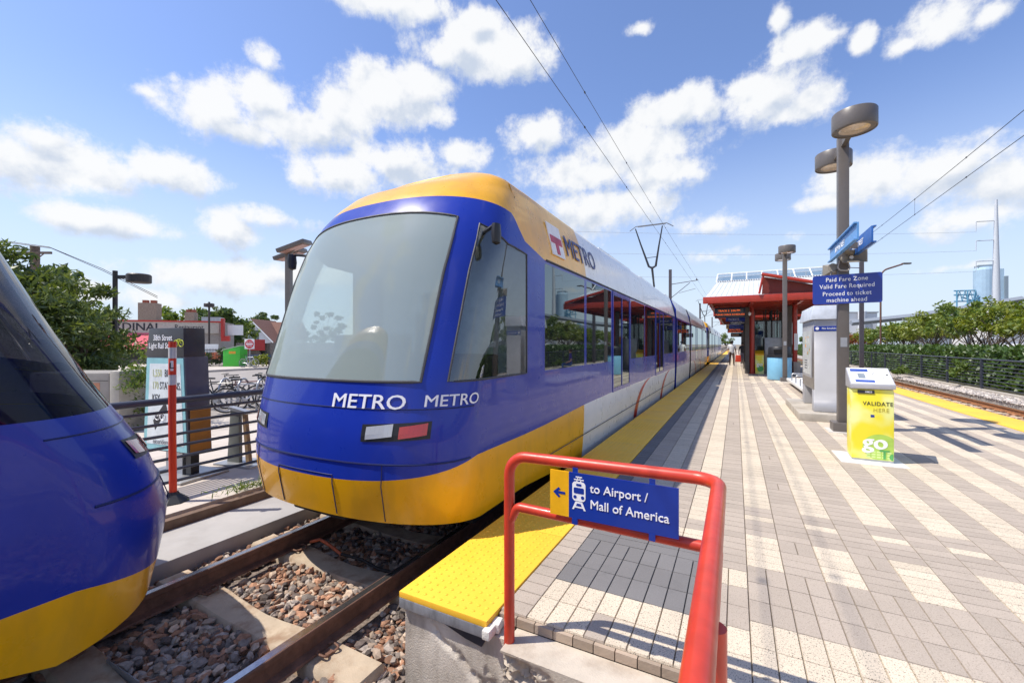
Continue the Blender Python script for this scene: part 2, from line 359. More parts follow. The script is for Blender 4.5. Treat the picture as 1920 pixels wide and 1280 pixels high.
ASPH = pm('old_grey_asphalt', (.30, .27, .245), .9, var=.12, scale=2, bump=.3, bscale=90)
struct(MB().poly([(-300, -60, -.338), (-11.63, -60, -.338), (-11.63, 400, -.338), (-300, 400, -.338)]).build('road', ASPH))
b = MB(); b.bb(-60, -32.2, 12, 26.5, -.337, -.19)
struct(b.build('pavement', SIDE, bevel=.03))
# concrete apron and kerb beside the track
APR = pm('smooth_grey_concrete', (.40, .385, .37), .8, var=.08, scale=1.5, bump=.15, stain=(.26, .24, .22), stain_amt=.5, stain_scale=1.2)
b = MB()
for i in range(30): b.bb(-5.50, -4.72, -8+2.4*i, -8+2.4*i+2.385, -.74, -.435)
struct(b.build('track_apron', APR, bevel=.012))
KERB = pm('rusty_brown_kerb', (.16, .105, .075), .9, var=.3, scale=5, bump=.4)
struct(MB().bb(-5.60, -5.505, -10, 120, -.75, -.335).build('kerb', KERB))
# right-hand side: gravel bank, kerb, soil behind the fence
BANK = pm('pale_gravel_bed', (.42, .38, .34), .95, var=.35, scale=14, bump=.9, bscale=25)
struct(MB().bb(8.02, 8.72, 5, 140, -.75, -.33).build('gravel_strip', BANK))
struct(MB().bb(8.74, 8.98, 5, 140, -.75, -.22).build('kerb', pm('pale_kerb', (.46, .42, .37), .9, bump=.3)))
struct(MB().bb(8.99, 400, -60, 600, -.75, -.30).build('terrain', pm('planting_soil', (.11, .10, .06), .95, var=.3, scale=1.5)))
struct(MB().bb(21, 36, -60, 600, -.32, -.255).build('road', ASPH))
# track bed
BED = pm('ballast_bed', (.19, .15, .125), .95, var=.5, scale=30, bump=1., bscale=30)
struct(MB().bb(-4.70, -1.95, -12, 200, -.745, -.63).build('track_bed', BED))
struct(MB().bb(5.42, 8.0, -12, 200, -.745, -.60).build('track_bed', BED))

# ---------------------------------------------------------- platform
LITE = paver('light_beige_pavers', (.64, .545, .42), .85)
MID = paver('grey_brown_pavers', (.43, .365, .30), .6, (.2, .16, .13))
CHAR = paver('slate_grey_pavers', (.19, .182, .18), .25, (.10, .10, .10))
GROUT = pm('sandy_grout', (.15, .125, .10), .95)
PW = .2325; X0 = .07; XE0, XE1, YF = -1.262, 4.63, 2.26
q = random.Random(3); b = MB()
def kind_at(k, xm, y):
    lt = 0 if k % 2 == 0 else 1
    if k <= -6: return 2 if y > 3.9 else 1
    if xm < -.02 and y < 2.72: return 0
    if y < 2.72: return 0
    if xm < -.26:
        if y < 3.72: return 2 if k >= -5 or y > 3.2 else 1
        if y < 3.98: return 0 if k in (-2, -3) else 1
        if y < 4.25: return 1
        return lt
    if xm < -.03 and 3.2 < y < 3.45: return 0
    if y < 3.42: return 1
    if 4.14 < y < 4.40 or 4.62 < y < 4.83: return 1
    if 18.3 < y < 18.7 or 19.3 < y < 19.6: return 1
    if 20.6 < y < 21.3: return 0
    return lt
def brick(x0, x1, y0, y1, mi, zz=0., tilt=True):
    g_ = .0013; x0 += g_; x1 -= g_; y0 += g_; y1 -= g_; c = .003
    dz = [zz+(q.uniform(-.0014, .0014) if tilt else 0) for _ in range(4)]; h = zz-.012 if zz > -.02 else zz
    k = len(b.v)
    b.v += [(x0, y0, h), (x1, y0, h), (x1, y1, h), (x0, y1, h), (x0+c, y0+c, dz[0]), (x1-c, y0+c, dz[1]), (x1-c, y1-c, dz[2]), (x0+c, y1-c, dz[3])]
    for f in ((4, 5, 6, 7), (0, 1, 5, 4), (1, 2, 6, 5), (2, 3, 7, 6), (3, 0, 4, 7)): b.f.append(tuple(k+i for i in f)); b.m.append(mi)
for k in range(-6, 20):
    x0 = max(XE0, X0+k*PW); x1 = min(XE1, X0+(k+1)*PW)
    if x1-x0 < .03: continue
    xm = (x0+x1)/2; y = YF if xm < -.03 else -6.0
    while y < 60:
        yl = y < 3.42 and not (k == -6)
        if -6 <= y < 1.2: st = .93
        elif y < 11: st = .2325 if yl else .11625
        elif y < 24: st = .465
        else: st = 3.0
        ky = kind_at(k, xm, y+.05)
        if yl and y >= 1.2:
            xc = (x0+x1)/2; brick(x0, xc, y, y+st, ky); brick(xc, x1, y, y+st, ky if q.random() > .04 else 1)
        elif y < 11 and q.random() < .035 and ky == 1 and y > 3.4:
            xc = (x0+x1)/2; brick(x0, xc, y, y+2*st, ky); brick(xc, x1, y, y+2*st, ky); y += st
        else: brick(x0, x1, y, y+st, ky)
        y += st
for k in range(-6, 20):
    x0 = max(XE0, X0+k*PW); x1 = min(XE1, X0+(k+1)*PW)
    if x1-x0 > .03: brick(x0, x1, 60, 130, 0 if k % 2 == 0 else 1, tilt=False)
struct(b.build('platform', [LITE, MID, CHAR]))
b = MB(); b.bb(-1.90, 5.28, 2.262, 130, -.75, -.0125); b.bb(.0, 5.28, -8, 2.26, -.75, -.0125)
struct(b.build('platform_slab', GROUT))
# exposed faces of the paver edge beside the end wall
b = MB(); x = XE0
while x < -.09: b.bb(x+.003, x+.1135, 2.235, 2.2605, -.062, -.013); x += .11625
struct(b.build('platform_edge', pm('paver_side', (.36, .28, .21), .9, island=.2, bump=.4)))

# tactile strips: domes and panel joints
TACT = pm('yellow_tactile_tile', (.97, .53, .04), .55, var=.05, scale=3, stain=(.75, .45, .03), stain_amt=.35, stain_scale=5, island=.03)
def tactile(x0, x1, y0, y1, label, domes):
    t = thing('tactile_strip', label, 'tactile paving', ((x0+x1)/2, y0, 0)); ox, oy = (x0+x1)/2, y0
    b = MB(); y = y0
    while y < y1:
        st = 1.22 if y < 40 else 20
        b.bb(x0-ox, x1-ox, y-oy, min(y+st, y1)-oy-.004, -.03, .008); y += st
    b.build('tile', TACT, t, bevel=.0025)
    if domes:
        d = MB(); yy = .05
        while yy < domes:
            xx = x0-ox+.05
            while xx < x1-ox-.03:
                d.lathe((xx, yy, .0078), [(.0125, 0), (.0115, .0028), (.007, .0046), (0, .005)], 8); xx += .0605
            yy += .0605
        d.build('truncated_domes', TACT, t, True)
    return t
tactile(-1.925, -1.268, 2.10, 130, 'yellow tactile warning strip beside the moving tram', 7)
tactile(4.64, 5.29, -8, 130, 'pale yellow tactile warning strip at the platform edge by the empty track', 0)

# ---------------------------------------------------------- concrete end of the platform
def rough_block(name, x0, x1, y0, y1, z0, z1, amp, mask, mat, parent=None, res=.018, label=None):
    nx, nz = max(2, int((x1-x0)/res)), max(2, int((z1-z0)/res)); v = []; f = []
    for j in range(nz+1):
        for i in range(nx+1):
            x = x0+(x1-x0)*i/nx; z = z0+(z1-z0)*j/nz; m = mask(x, z)
            p = Vector((x*9, z*9, 3)); d = noise.fractal(p, .9, 2.1, 6)*.6 + abs(noise.noise(p*2.2))*.5+noise.fractal(p*5, 1., 2, 3)*.25
            v.append((x, y0+max(-.012, amp*m*(.45+d)) if m > 0 else y0+noise.noise(p)*.0015, z))
    for j in range(nz):
        for i in range(nx): a = j*(nx+1)+i; f.append((a, a+1, a+nx+2, a+nx+1))
    n = len(v); v += [(x0, y1, z1), (x1, y1, z1), (x0, y1, z0), (x1, y1, z0)]
    top = [nz*(nx+1)+i for i in range(nx+1)]; f.append(tuple(top)+(n+1, n))
    f.append(tuple([j*(nx+1) for j in range(nz+1)][::-1])[::-1]+(n, n+2)); f.append(tuple(j*(nx+1)+nx for j in range(nz, -1, -1))+(n+3, n+1))
    mb = MB(); mb.v = v; mb.f = f; mb.m = [0]*len(f)
    return mb.build(name, mat, parent, True, auto=35)
sm = lambda a, b_, x: max(0, min(1, (x-a)/(b_-a)))**2*(3-2*max(0, min(1, (x-a)/(b_-a))))
t = thing('concrete_wall', 'cracked concrete end wall under the yellow platform corner', 'wall', (-1.53, 2.15, -.75))
def mk1(x, z):       # the chipped band that runs down to the right
    line = -.115-.62*(x+1.75); w = noise.noise(Vector((x*6, z*6, 0)))*.05
    return sm(.055, 0, abs(z-line+.01+w)) * sm(-1.80, -1.66, x) if x < -1.3 else sm(.13, .02, abs(z-line+w))
o = rough_block('wall_face', -1.905, -1.165, 2.135, 2.262, -.75, -.085, .035, mk1, pm('stained_wall_concrete', (.62, .56, .48), .92, var=.16, scale=4, bump=.6, bscale=90, stain=(.27, .22, .17), stain_amt=.75, stain_scale=3), None, .012)
o.parent = t; o.matrix_parent_inverse = Matrix.Translation((1.53, -2.15, .75))
b = MB(); b.bb(-1.90, -1.60, 2.262, 2.30, -.74, -.04)
ANG = pm('scuffed_grey_steel', (.30, .31, .34), .5, .3, var=.15, scale=10, stain=(.10, .10, .10), stain_amt=.6, stain_scale=14)
e = MB().bb(-.395, .262, -.052, .6, .655, .7195).build('edge_angle', ANG, t, bevel=.006)
b = MB(); b.prism([(-.12, -.03, .658), (.255, -.03, .654), (.215, -.03, .585), (.10, -.03, .60)], (0, .05, 0)); b.build('hanging_strip', pm('dark_rubber', (.03, .03, .04), .7), t)
b = MB()
for i in range(9):
    xx = .262+.012*math.sin(i*1.3); b.box((xx+.012, -.045+.075*i, .70-.008*i+.01*math.sin(i*2.1)), (.05+.012*math.sin(i*3.), .08, .055), rz=.2*math.sin(i*2.))
b.build('mortar_fillet', pm('chipped_white_mortar', (.72, .69, .63), .95, bump=.6), t, bevel=.01)
t = thing('concrete_ledge', 'broken concrete ledge below the sunlit pavers, behind the red railing', 'ledge', (-.55, 2.05, -.75))
led = rough_block('ledge_block', -1.14, -.005, 2.03, 2.236, -.75, -.068, .075, lambda x, z: sm(.34, .20, x+1.14+noise.noise(Vector((x*5, z*7, 1)))*.12)*sm(-.075, -.13, z), pm('sandy_concrete', (.56, .49, .40), .93, var=.12, scale=5, bump=.55, bscale=110, stain=(.34, .26, .19), stain_amt=.6, stain_scale=4), None, .012)
led.parent = t; led.matrix_parent_inverse = Matrix.Translation((.55, -2.05, .75))
struct(MB().bb(-.004, .0, -8, 2.02, -.75, -.02).bb(-.10, -.005, -8, 2.028, -.75, -.075).build('platform_side', CONC))

# ---------------------------------------------------------- rails
RUST = pm('rail_rust', (.155, .075, .048), .75, var=.3, scale=12, bump=.3, stain=(.09, .045, .03), stain_amt=.6, stain_scale=6)
RTOP = pm('polished_rail_head', (.55, .53, .52), .22, .95, var=.15, scale=20)
RUSTR = pm('orange_rail_rust', (.34, .15, .065), .75, var=.25, scale=10)
def rail(xc, y0, y1, label, mat, group=None):
    t = thing('rail', label, 'rail', (xc, y0, RZ), group=group); L = y1-y0
    h = [(-.0375, 0), (-.0375, -.006), (-.036, -.036), (-.0095, -.052), (-.009, -.140), (-.06, -.155), (-.066, -.170), (.066, -.170), (.06, -.155), (.009, -.140), (.0095, -.052), (.036, -.036), (.0375, -.006), (.0375, 0)]
    h = h[1:-1]+[(.034, -.0005), (-.034, -.0005)]
    MB().prism([(x, 0, z) for x, z in h], (0, L, 0)).build('rail_section', mat, t, True, auto=20)
    MB().prism([(x, -.001, z) for x, z in ((-.027, -.004), (.027, -.004), (.026, .0012), (-.026, .0012))], (0, L+.002, 0)).build('running_surface', RTOP, t)
rail(TX+.7525, -6, 200, 'brown rail nearest the platform wall, with a shiny top', RUST)
rail(TX-.7525, -6, 200, 'dark rail on the far side of the tram track, next to the pale apron', RUST)
rail(RT-.7525, 2, 200, 'rusty rail close under the right platform edge', RUSTR)
rail(RT+.7525, 2, 200, 'orange rusty rail next to the pale gravel strip', RUSTR)

# ---------------------------------------------------------- sleepers
SLP = pm('cream_sleeper_concrete', (.48, .385, .275), .9, var=.12, scale=5, bump=.4, bscale=90, stain=(.25, .14, .075), stain_amt=.75, stain_scale=4)
CLIP = pm('rusty_spring_clip', (.17, .085, .055), .7, .2, var=.3, scale=30)
def make_sleeper(label, group):
    t = thing('sleeper', label, 'railway sleeper', (0, 0, -.53), group=group)
    xs = [-1.27, -1.25, -1.0, -.55, -.4, -.2, 0, .2, .4, .55, 1.0, 1.25, 1.27]
    def prof(x):
        a = abs(x); top = 0. if a > .55 else -.035*(1-(a/.55)**2); w = .135-.02*(1-min(1, a/.6))
        if a > 1.26: top -= .03; w -= .02
        return top, w
    b = MB(); k = 0
    for x in xs:
        z, w = prof(x); b.v += [(x, -w-.02, -.21), (x, -w, z-.02), (x, -w+.02, z), (x, w-.02, z), (x, w, z-.02), (x, w+.02, -.21)]
    for i in range(len(xs)-1):
        for j in range(5): b.f.append((i*6+j, i*6+j+1, i*6+7+j, i*6+6+j)); b.m.append(0)
    b.f += [(5, 4, 3, 2, 1, 0), tuple(range((len(xs)-1)*6, len(xs)*6))]; b.m += [0, 0]
    o = b.build('sleeper_beam', SLP, t, True, auto=40)
    bm = bmesh.new(); bm.from_mesh(o.data); bmesh.ops.recalc_face_normals(bm, faces=bm.faces); bm.to_mesh(o.data); bm.free()
    for s in (-1, 1):
        for e in (-1, 1):
            xc = s*.7525+e*.098; c = MB(); S = 1 if e > 0 else -1
            for w in (-.035, .035):
                c.tube(fillet([(xc-.02*S, w*.5, .012), (xc+.045*S, w*.6, .014), (xc+.055*S, w*1.6, .03), (xc-.03*S, w*1.9, .034), (xc-.035*S, w*1.1, .03)], .016, 4), .0085, 7)
            c.box((xc+.01*S, 0, .008), (.06, .05, .02))
            c.build('rail_clip', CLIP, t, True)
    return t
s0 = make_sleeper('weathered concrete sleeper with rusty rail clips in brown ballast by the platform wall', 'concrete sleepers under the tram track')
for i, y in enumerate([1.17, 2.02, 2.88, 3.74, 4.6, 5.46, 6.3]):
    s = s0 if i == 0 else copy_tree(s0); s.location = (TX+rng.uniform(-.01, .01), y, -.53); s.rotation_euler = (0, 0, rng.uniform(-.012, .012))
s1 = make_sleeper('concrete sleeper under the empty rusty track at the right', 'concrete sleepers under the right track')
for i in range(42):
    s = s1 if i == 0 else copy_tree(s1); s.location = (RT, 12+.76*i, -.53)
b = MB(); b.tube([(-3.95, 2.98, -.47), (-3.85, 3.02, -.44), (-3.70, 3.02, -.47), (-3.50, 2.99, -.50)], .016, 7, 1)
b.tube([(-3.50, 2.99, -.50), (-3.25, 3.02, -.51), (-3.0, 2.99, -.525), (-2.75, 3.02, -.53), (-2.66, 3.02, -.5)], .014, 7, 0)
tag(b.build('bond_cable', [pm('black_cable', (.015, .015, .015), .6), pm('worn_orange_cable', (.45, .10, .035), .6, var=.3, scale=20)], smooth=True), 'black and orange cable looped over the far shaded sleeper', 'cable')
b = MB(); b.box((-3.55, 1.285, -.55), (.42, .006, .05), rz=.03)
tag(b.build('metal_strip', STEEL), 'thin shiny metal strip on the edge of the front sleeper', 'metal strip')

# ---------------------------------------------------------- ballast
_bm = bmesh.new(); bmesh.ops.create_icosphere(_bm, subdivisions=1, radius=1)
IV = np.array([v.co[:] for v in _bm.verts]); IF = np.array([[v.index for v in f.verts] for f in _bm.faces]); _bm.free()
def stones(name, pts, rad, mats, seed, flat=.7):
    r = np.random.default_rng(seed); n = len(pts)
    sc = rad*r.uniform(.55, 1.35, (n, 1))*np.stack([r.uniform(.8, 1.6, n), r.uniform(.55, 1.1, n), r.uniform(.4, .9, n)*flat/.7], 1)
    V = IV[None]*(1+r.uniform(-.36, .30, (n, 12, 1)))*sc[:, None, :]
    a = r.uniform(0, 6.28, n); bt = r.normal(0, .5, n); ca, sa, cb, sb = np.cos(a), np.sin(a), np.cos(bt), np.sin(bt)
    x, y, z = V[..., 0], V[..., 1], V[..., 2]
    y, z = y*cb[:, None]-z*sb[:, None], y*sb[:, None]+z*cb[:, None]
    x, y = x*ca[:, None]-y*sa[:, None], x*sa[:, None]+y*ca[:, None]
    V = np.stack([x, y, z], -1)+pts[:, None, :]
    F = (IF[None]+12*np.arange(n)[:, None, None]).reshape(-1, 3)
    mi = np.repeat(r.choice(len(mats), n, p=[.36, .30, .20, .14] if len(mats) == 4 else None), 20)
    return big(name, V.reshape(-1, 3), F, mats, None, mi)
def scatter(x0, x1, y0, y1, sp, z, zr, seed, keep=None):
    r = np.random.default_rng(seed); nx, ny = int((x1-x0)/sp), int((y1-y0)/sp)
    X, Y = np.meshgrid(x0+(np.arange(nx)+.5)*sp, y0+(np.arange(ny)+.5)*sp)
    P = np.stack([X.ravel()+r.uniform(-.5, .5, nx*ny)*sp, Y.ravel()+r.uniform(-.5, .5, nx*ny)*sp, z+r.uniform(-zr, zr, nx*ny)], 1)
    return P if keep is None else P[keep(P)]
BST = [pm('brown_ballast', (.33, .175, .105), .9, var=.25, scale=40, island=.45, bump=.3, bscale=150), pm('grey_ballast', (.28, .235, .20), .9, var=.25, scale=40, island=.5, bump=.3, bscale=150), pm('tan_ballast', (.46, .35, .26), .9, var=.2, scale=40, island=.35), pm('dark_ballast', (.13, .10, .085), .9, var=.3, scale=40, island=.5)]
def offrail(P):
    k = np.ones(len(P), bool)
    for xr in (TX-.7525, TX+.7525): k &= np.abs(P[:, 0]-xr) > .085
    for y in (1.17, 2.02, 2.88, 3.74, 4.6): k &= ~((np.abs(P[:, 1]-y) < .125) & (np.abs(P[:, 0]-TX) < 1.22))
    k &= ~((P[:, 0] > -1.97) & (P[:, 1] > 2.11))
    return k
P = np.concatenate([scatter(-4.68, -1.98, .3, 5.2, .042, -.605, .018, 1, offrail), scatter(-4.68, -1.98, .3, 5.2, .060, -.58, .02, 2, offrail), scatter(-4.66, -1.98, 5.2, 9, .09, -.60, .02, 3), scatter(-1.98, -.12, .3, 2.0, .04, -.61, .02, 14)])
tag(stones('ballast', P, .033, BST, 5), 'brown and grey crushed stone ballast between the rails', 'ballast', kind='stuff')
P = scatter(5.45, 7.98, 13, 48, .085, -.575, .02, 6)
tag(stones('ballast', P, .05, BST, 8), 'brown stone ballast between the rusty rails of the empty right track', 'ballast', kind='stuff')
P = scatter(7.96, 8.74, 14, 52, .06, -.315, .02, 9)
tag(stones('gravel', P, .042, [pm('pale_stone', (.56, .50, .45), .9, island=.35), pm('grey_stone', (.38, .35, .33), .9, island=.35)], 9), 'pale grey gravel strip between right rail and fence', 'gravel', kind='stuff')
# ============================================================ TRAMS
TBLUE = pm('tram_blue_paint', (.010, .032, .33), .3, var=.06, scale=2, coat=.32, spec=.3)
TYEL = pm('tram_yellow_paint', (.90, .44, .006), .3, var=.05, scale=2, coat=.35, stain=(.42, .22, .03), stain_amt=.30, stain_scale=3)
TWHITE = pm('tram_white_paint', (.84, .84, .82), .3, var=.04, scale=2, coat=.3, stain=(.50, .46, .42), stain_amt=.25, stain_scale=2)
TDARK = pm('tram_black_underframe', (.016, .015, .015), .7, var=.2)
TRUB = pm('tram_grey_gaiter', (.055, .055, .06), .6, var=.15, bump=.3)
WSG = clearglass('tram_windshield_glass', (.86, .94, .92), .15, haze=.36)
CBG = clearglass('tram_cab_side_glass', (.62, .68, .66), .18)
SDG = glassy('tram_side_glass', (.010, .012, .017), .16)
ARED = pm('tram_red_stripe', (.55, .035, .02), .35, coat=.3)
HEADL = pm('headlamp_lens', (.42, .44, .48), .08, var=.02, coat=1)
TAILL = pm('tail_lamp_lens', (.45, .012, .012), .12, var=.02, coat=1)
NAVYG = clearglass('tinted_navy_glass', (.50, .53, .68), .02)
Lb, HL = .75, 14.5
def lut(z, T):
    if z <= T[0][0]: return T[0][1]
    for (a, b_), (c, d) in zip(T, T[1:]):
        if z <= c: return b_+(d-b_)*(z-a)/(c-a)
    return T[-1][1]
Y0T = [(.2, .16), (.5, .06), (.8, .0), (1.2, .02), (1.65, .12), (2.1, .27), (2.6, .43), (3.0, .60), (3.3, .76), (3.5, .92), (3.68, 1.12)]
Y0S = [(.2, .10), (.5, .03), (.8, .0), (1.2, .14), (1.65, .42), (2.1, .66), (2.6, .90), (3.0, 1.08), (3.68, 1.4)]
def hw(z):
    w = 1.325
    if z < .9: w -= .045*((.9-z)/.7)**1.5
    if z > 2.9: w -= .20*((z-2.9)/.8)**1.6
    return w
SEGS = []      # side: (y0, y1, class)
def side_segs():
    return [(1.75, 2.25, 'p'), (2.25, 3.75, 'w'), (3.75, 3.86, 'p'), (3.86, 5.3, 'w'), (5.3, 5.42, 'p'), (5.42, 6.85, 'd'), (6.85, 6.98, 'p'), (6.98, 8.5, 'w'), (8.5, 8.6, 'p'), (8.6, 10.1, 'w'), (10.1, 10.22, 'p'), (10.22, 11.65, 'd'), (11.65, 11.78, 'p'), (11.78, 13.9, 'w'), (13.9, HL, 'p')]
def tram_half(parent, ws=WSG, sd=SDG, texts=True, Y0T=Y0T, low=0., wrap=False):
    cols = []      # (kind, value, class) from far side rear to nose to near side rear
    side = []
    for (a, b_, c) in side_segs():
        n = max(1, int((b_-a)/.8)) if c != 'p' else 1
        for i in range(n): side.append((a+(b_-a)*i/n, c))
    ysd = [s[0] for s in side]+[HL]
    near = [('s', y) for y in ysd]
    phis = sorted(set([-90+180*i/44 for i in range(45)]+[-48, 48, -63, 63]))
    seq = [('s', y, -1) for y in reversed(ysd)]+[('r', f, -1) for f in (.7, .35)]+[('n', p, 0) for p in phis]+[('r', f, 1) for f in (.35, .7)]+[('s', y, 1) for y in ysd]
    def cls(i):       # class of the strip between column i and i+1
        a, b_ = seq[i], seq[i+1]
        if a[0] == 'n' and b_[0] == 'n':
            m = abs(a[1]+b_[1])/2
            return 'W' if m < 48 else (('c' if wrap else 'p') if m < 63 else 'c')
        if a[0] == 's' and b_[0] == 's':
            y = (a[1]+b_[1])/2
            for (p, q_, c) in side_segs():
                if p <= y <= q_: return c
        return 'c'
    def yv(col):      # rough y for blending
        if col[0] == 's': return col[1]
        if col[0] == 'r': return .9+(1.75-.9)*col[1]
        return .9*(1-math.cos(R(col[1])))
    def bounds(col):
        if col[0] == 'n':
            f = abs(col[1])/90; f = f*f
            return [.50-.10*f-low*.8, .83+.15*f-low*1.3, 1.64-low*.3, 3.25-.29*f, 3.44-.10*f, 3.66+.02*f]
        y = yv(col); f = max(0, min(1, (y-.9)/1.35)); e = f*f*(3-2*f)
        zb = .40-.16*sm(1.8, 3.2, y)
        return [zb-low*.5, .98+.09*sm(1.5, 5, y)-low*1.3, 1.64-low*.3, 2.92+.04*(1-e), 3.34-.38*e, 3.66+.02*f]
    def pos(col, z):
        if col[0] == 's': return Vector((col[2]*hw(z), col[1], z))
        ys = lut(z, Y0T)
        if col[0] == 'r': return Vector((col[2]*hw(z), (ys+Lb)+(1.75-ys-Lb)*col[1], z))
        ph = R(col[1]); n = .84
        sx_ = math.copysign(abs(math.sin(ph))**n, ph); cy = max(0, math.cos(ph))**n
        return Vector((hw(z)*sx_, ys+Lb*(1-cy), z))
    NB = [3, 6, 9, 2, 5]; NR = 7
    rows = []
    for col in seq:
        bz = bounds(col); pts = []
        for k in range(5):
            for i in range(NB[k]): pts.append(pos(col, bz[k]+(bz[k+1]-bz[k])*i/NB[k]))
        pts.append(pos(col, bz[5])); e = pts[-1]
        cy = e.y if col[0] == 's' else max(e.y, 1.70)
        for i in range(1, NR+1):
            t = i/NR; a = t*math.pi/2
            pts.append(Vector((e.x*math.cos(a)**.8 if i < NR else 0, e.y+(cy-e.y)*math.sin(a), e.z+(.15+.15*max(0, min(1, (5.5-e.y)/3)))*math.sin(a))))
        rows.append(pts)
    parts = {}
    def put(part, quad):
        d = parts.setdefault(part, ([], [], {})); idx = []
        for (ci, ri) in quad:
            if (ci, ri) not in d[2]: d[2][(ci, ri)] = len(d[0]); d[0].append(tuple(rows[ci][ri]))
            idx.append(d[2][(ci, ri)])
        d[1].append(tuple(idx))
    cum = [0]
    for n in NB: cum.append(cum[-1]+n)
    for ci in range(len(seq)-1):
        c = cls(ci); y = (yv(seq[ci])+yv(seq[ci+1]))/2; nose = seq[ci][0] != 's' or seq[ci+1][0] != 's'
        for ri in range(cum[5]+NR):
            band = next((k for k in range(5) if ri < cum[k+1]), 5)
            sidename = 'far' if ci < len(seq)/2 else 'near'
            if band == 0: p = 'skirt' if (nose or y < 3.8) else ('lower_panel', sidename, 0)
            elif band in (1, 2) and c == 'd': p = ('door', sidename, round(y > 8))
            elif band == 2 and c == 'W': p = 'windshield'
            elif band == 2 and c == 'c': p = ('cab_window', sidename, 0)
            elif band == 2 and c == 'w':
                for k, (a, b_, cc) in enumerate(side_segs()):
                    if a <= y <= b_: p = ('window', sidename, k)
            elif band in (1, 2, 3): p = 'body'
            else: p = 'roof_fairing' if (nose or y < 4.4) else 'roof'
            q4 = [(ci, ri), (ci+1, ri), (ci+1, ri+1), (ci, ri+1)]
            put(p, q4)
    mm = {'skirt': TYEL, 'lower_panel': TWHITE, 'windshield': ws, 'cab_window': CBG if texts else sd, 'window': sd, 'door': sd, 'body': TBLUE, 'roof_fairing': TYEL, 'roof': TWHITE}
    made = {}
    for p, (v, f, _) in parts.items():
        nm = p if isinstance(p, str) else p[0]
        mb = MB(); mb.v = v; mb.f = f; mb.m = [0]*len(f); o = mb.build(nm, mm[nm], parent, True, auto=50)
        bm = bmesh.new(); bm.from_mesh(o.data); bmesh.ops.remove_doubles(bm, verts=bm.verts, dist=1e-4); bm.to_mesh(o.data); bm.free()
        made[p] = o
    # door frames and leaf seams, window gasket lines, drip rail
    for s in (1, -1):
        for k, (a, b_) in enumerate(((5.42, 6.85), (10.22, 11.65))):
            fr = MB(); x = s*1.327
            fr.box((x, (a+b_)/2, 2.0), (.014, .05, 1.85)); fr.box((x, a+.02, 2.0), (.014, .06, 1.88)); fr.box((x, b_-.02, 2.0), (.014, .06, 1.88)); fr.box((x, (a+b_)/2, 2.9), (.014, b_-a, .06)); fr.box((x, (a+b_)/2, 1.1), (.014, b_-a, .07))
            fr.build('door_frame', TBLUE, made[('door', 'near' if s > 0 else 'far', k)])
        dr = MB(); dr.tube([(s*1.327, 2.3, 2.965), (s*1.327, HL, 2.965)], .012, 6); dr.tube([(s*1.327, 2.2, .60), (s*1.322, HL, .60)], .006, 5)
        dr.build('trim_rail', TRUB, parent)
    # red swooshes on the white lower panel
    for y in (7.4, 11.2):
        rs = MB()
        for s in (1, -1):
            pts = [(y+1.9*(1-math.cos(t*1.45)), .27+.80*math.sin(t*1.45)) for t in [i/12 for i in range(13)]]
            for (p0, p1) in zip(pts, pts[1:]):
                rs.poly([(s*(hw(p0[1])+.004), p0[0], p0[1]), (s*(hw(p0[1])+.004), p0[0]+.34, p0[1]), (s*(hw(p1[1])+.004), p1[0]+.34, p1[1]), (s*(hw(p1[1])+.004), p1[0], p1[1])])
        rs.build('red_swoosh', ARED, parent)
    # lamps at the nose, one headlamp and one tail lamp per side
    for s in (1, -1):
        for (nm, m_, a0, a1, z0, z1) in (('lamp_bezel', BLACK, 24, 57, 1.155, 1.295), ('headlight', HEADL, 26, 38, 1.175, 1.275), ('tail_light', TAILL, 41, 55, 1.185, 1.28)):
            h = MB(); n = 6; pt = lambda i, j: pos(('n', (a0+(a1-a0)*i/n)*s, 0), z0+(z1-z0)*j/3+.03*i/n)
            for i in range(n):
                for j in range(3):
                    q4 = [pt(i, j), pt(i+1, j), pt(i+1, j+1), pt(i, j+1)]; nn = (q4[1]-q4[0]).cross(q4[3]-q4[0]).normalized(); nn = nn if nn.y < 0 else -nn
                    h.poly([tuple(p+nn*(.004 if nm == 'lamp_bezel' else .008)) for p in (q4 if s > 0 else q4[::-1])])
            h.build(nm, m_, parent, True)
        mr = MB()
        if texts: mr.tube([(s*1.20, 1.05, 3.02), (s*1.40, .92, 3.04)], .018, 6); 
        if texts: mr.lathe((s*1.43, .90, 2.95), [(0, -.10), (.05, -.08), (.06, 0), (.05, .09), (0, .10)], 10, sx=.7); 
        if texts: mr.build('mirror_camera', BLACK, parent, True)
    wp = MB(); wp.tube([pos(('n', 0, 0), 1.66)+Vector((0, -.03, 0)), pos(('n', -14, 0), 2.5)+Vector((0, -.025, 0))], .012, 6); wp.tube([pos(('n', -12, 0), 1.9)+Vector((0, -.02, 0)), pos(('n', -15, 0), 2.75)+Vector((0, -.015, 0))], .009, 5)
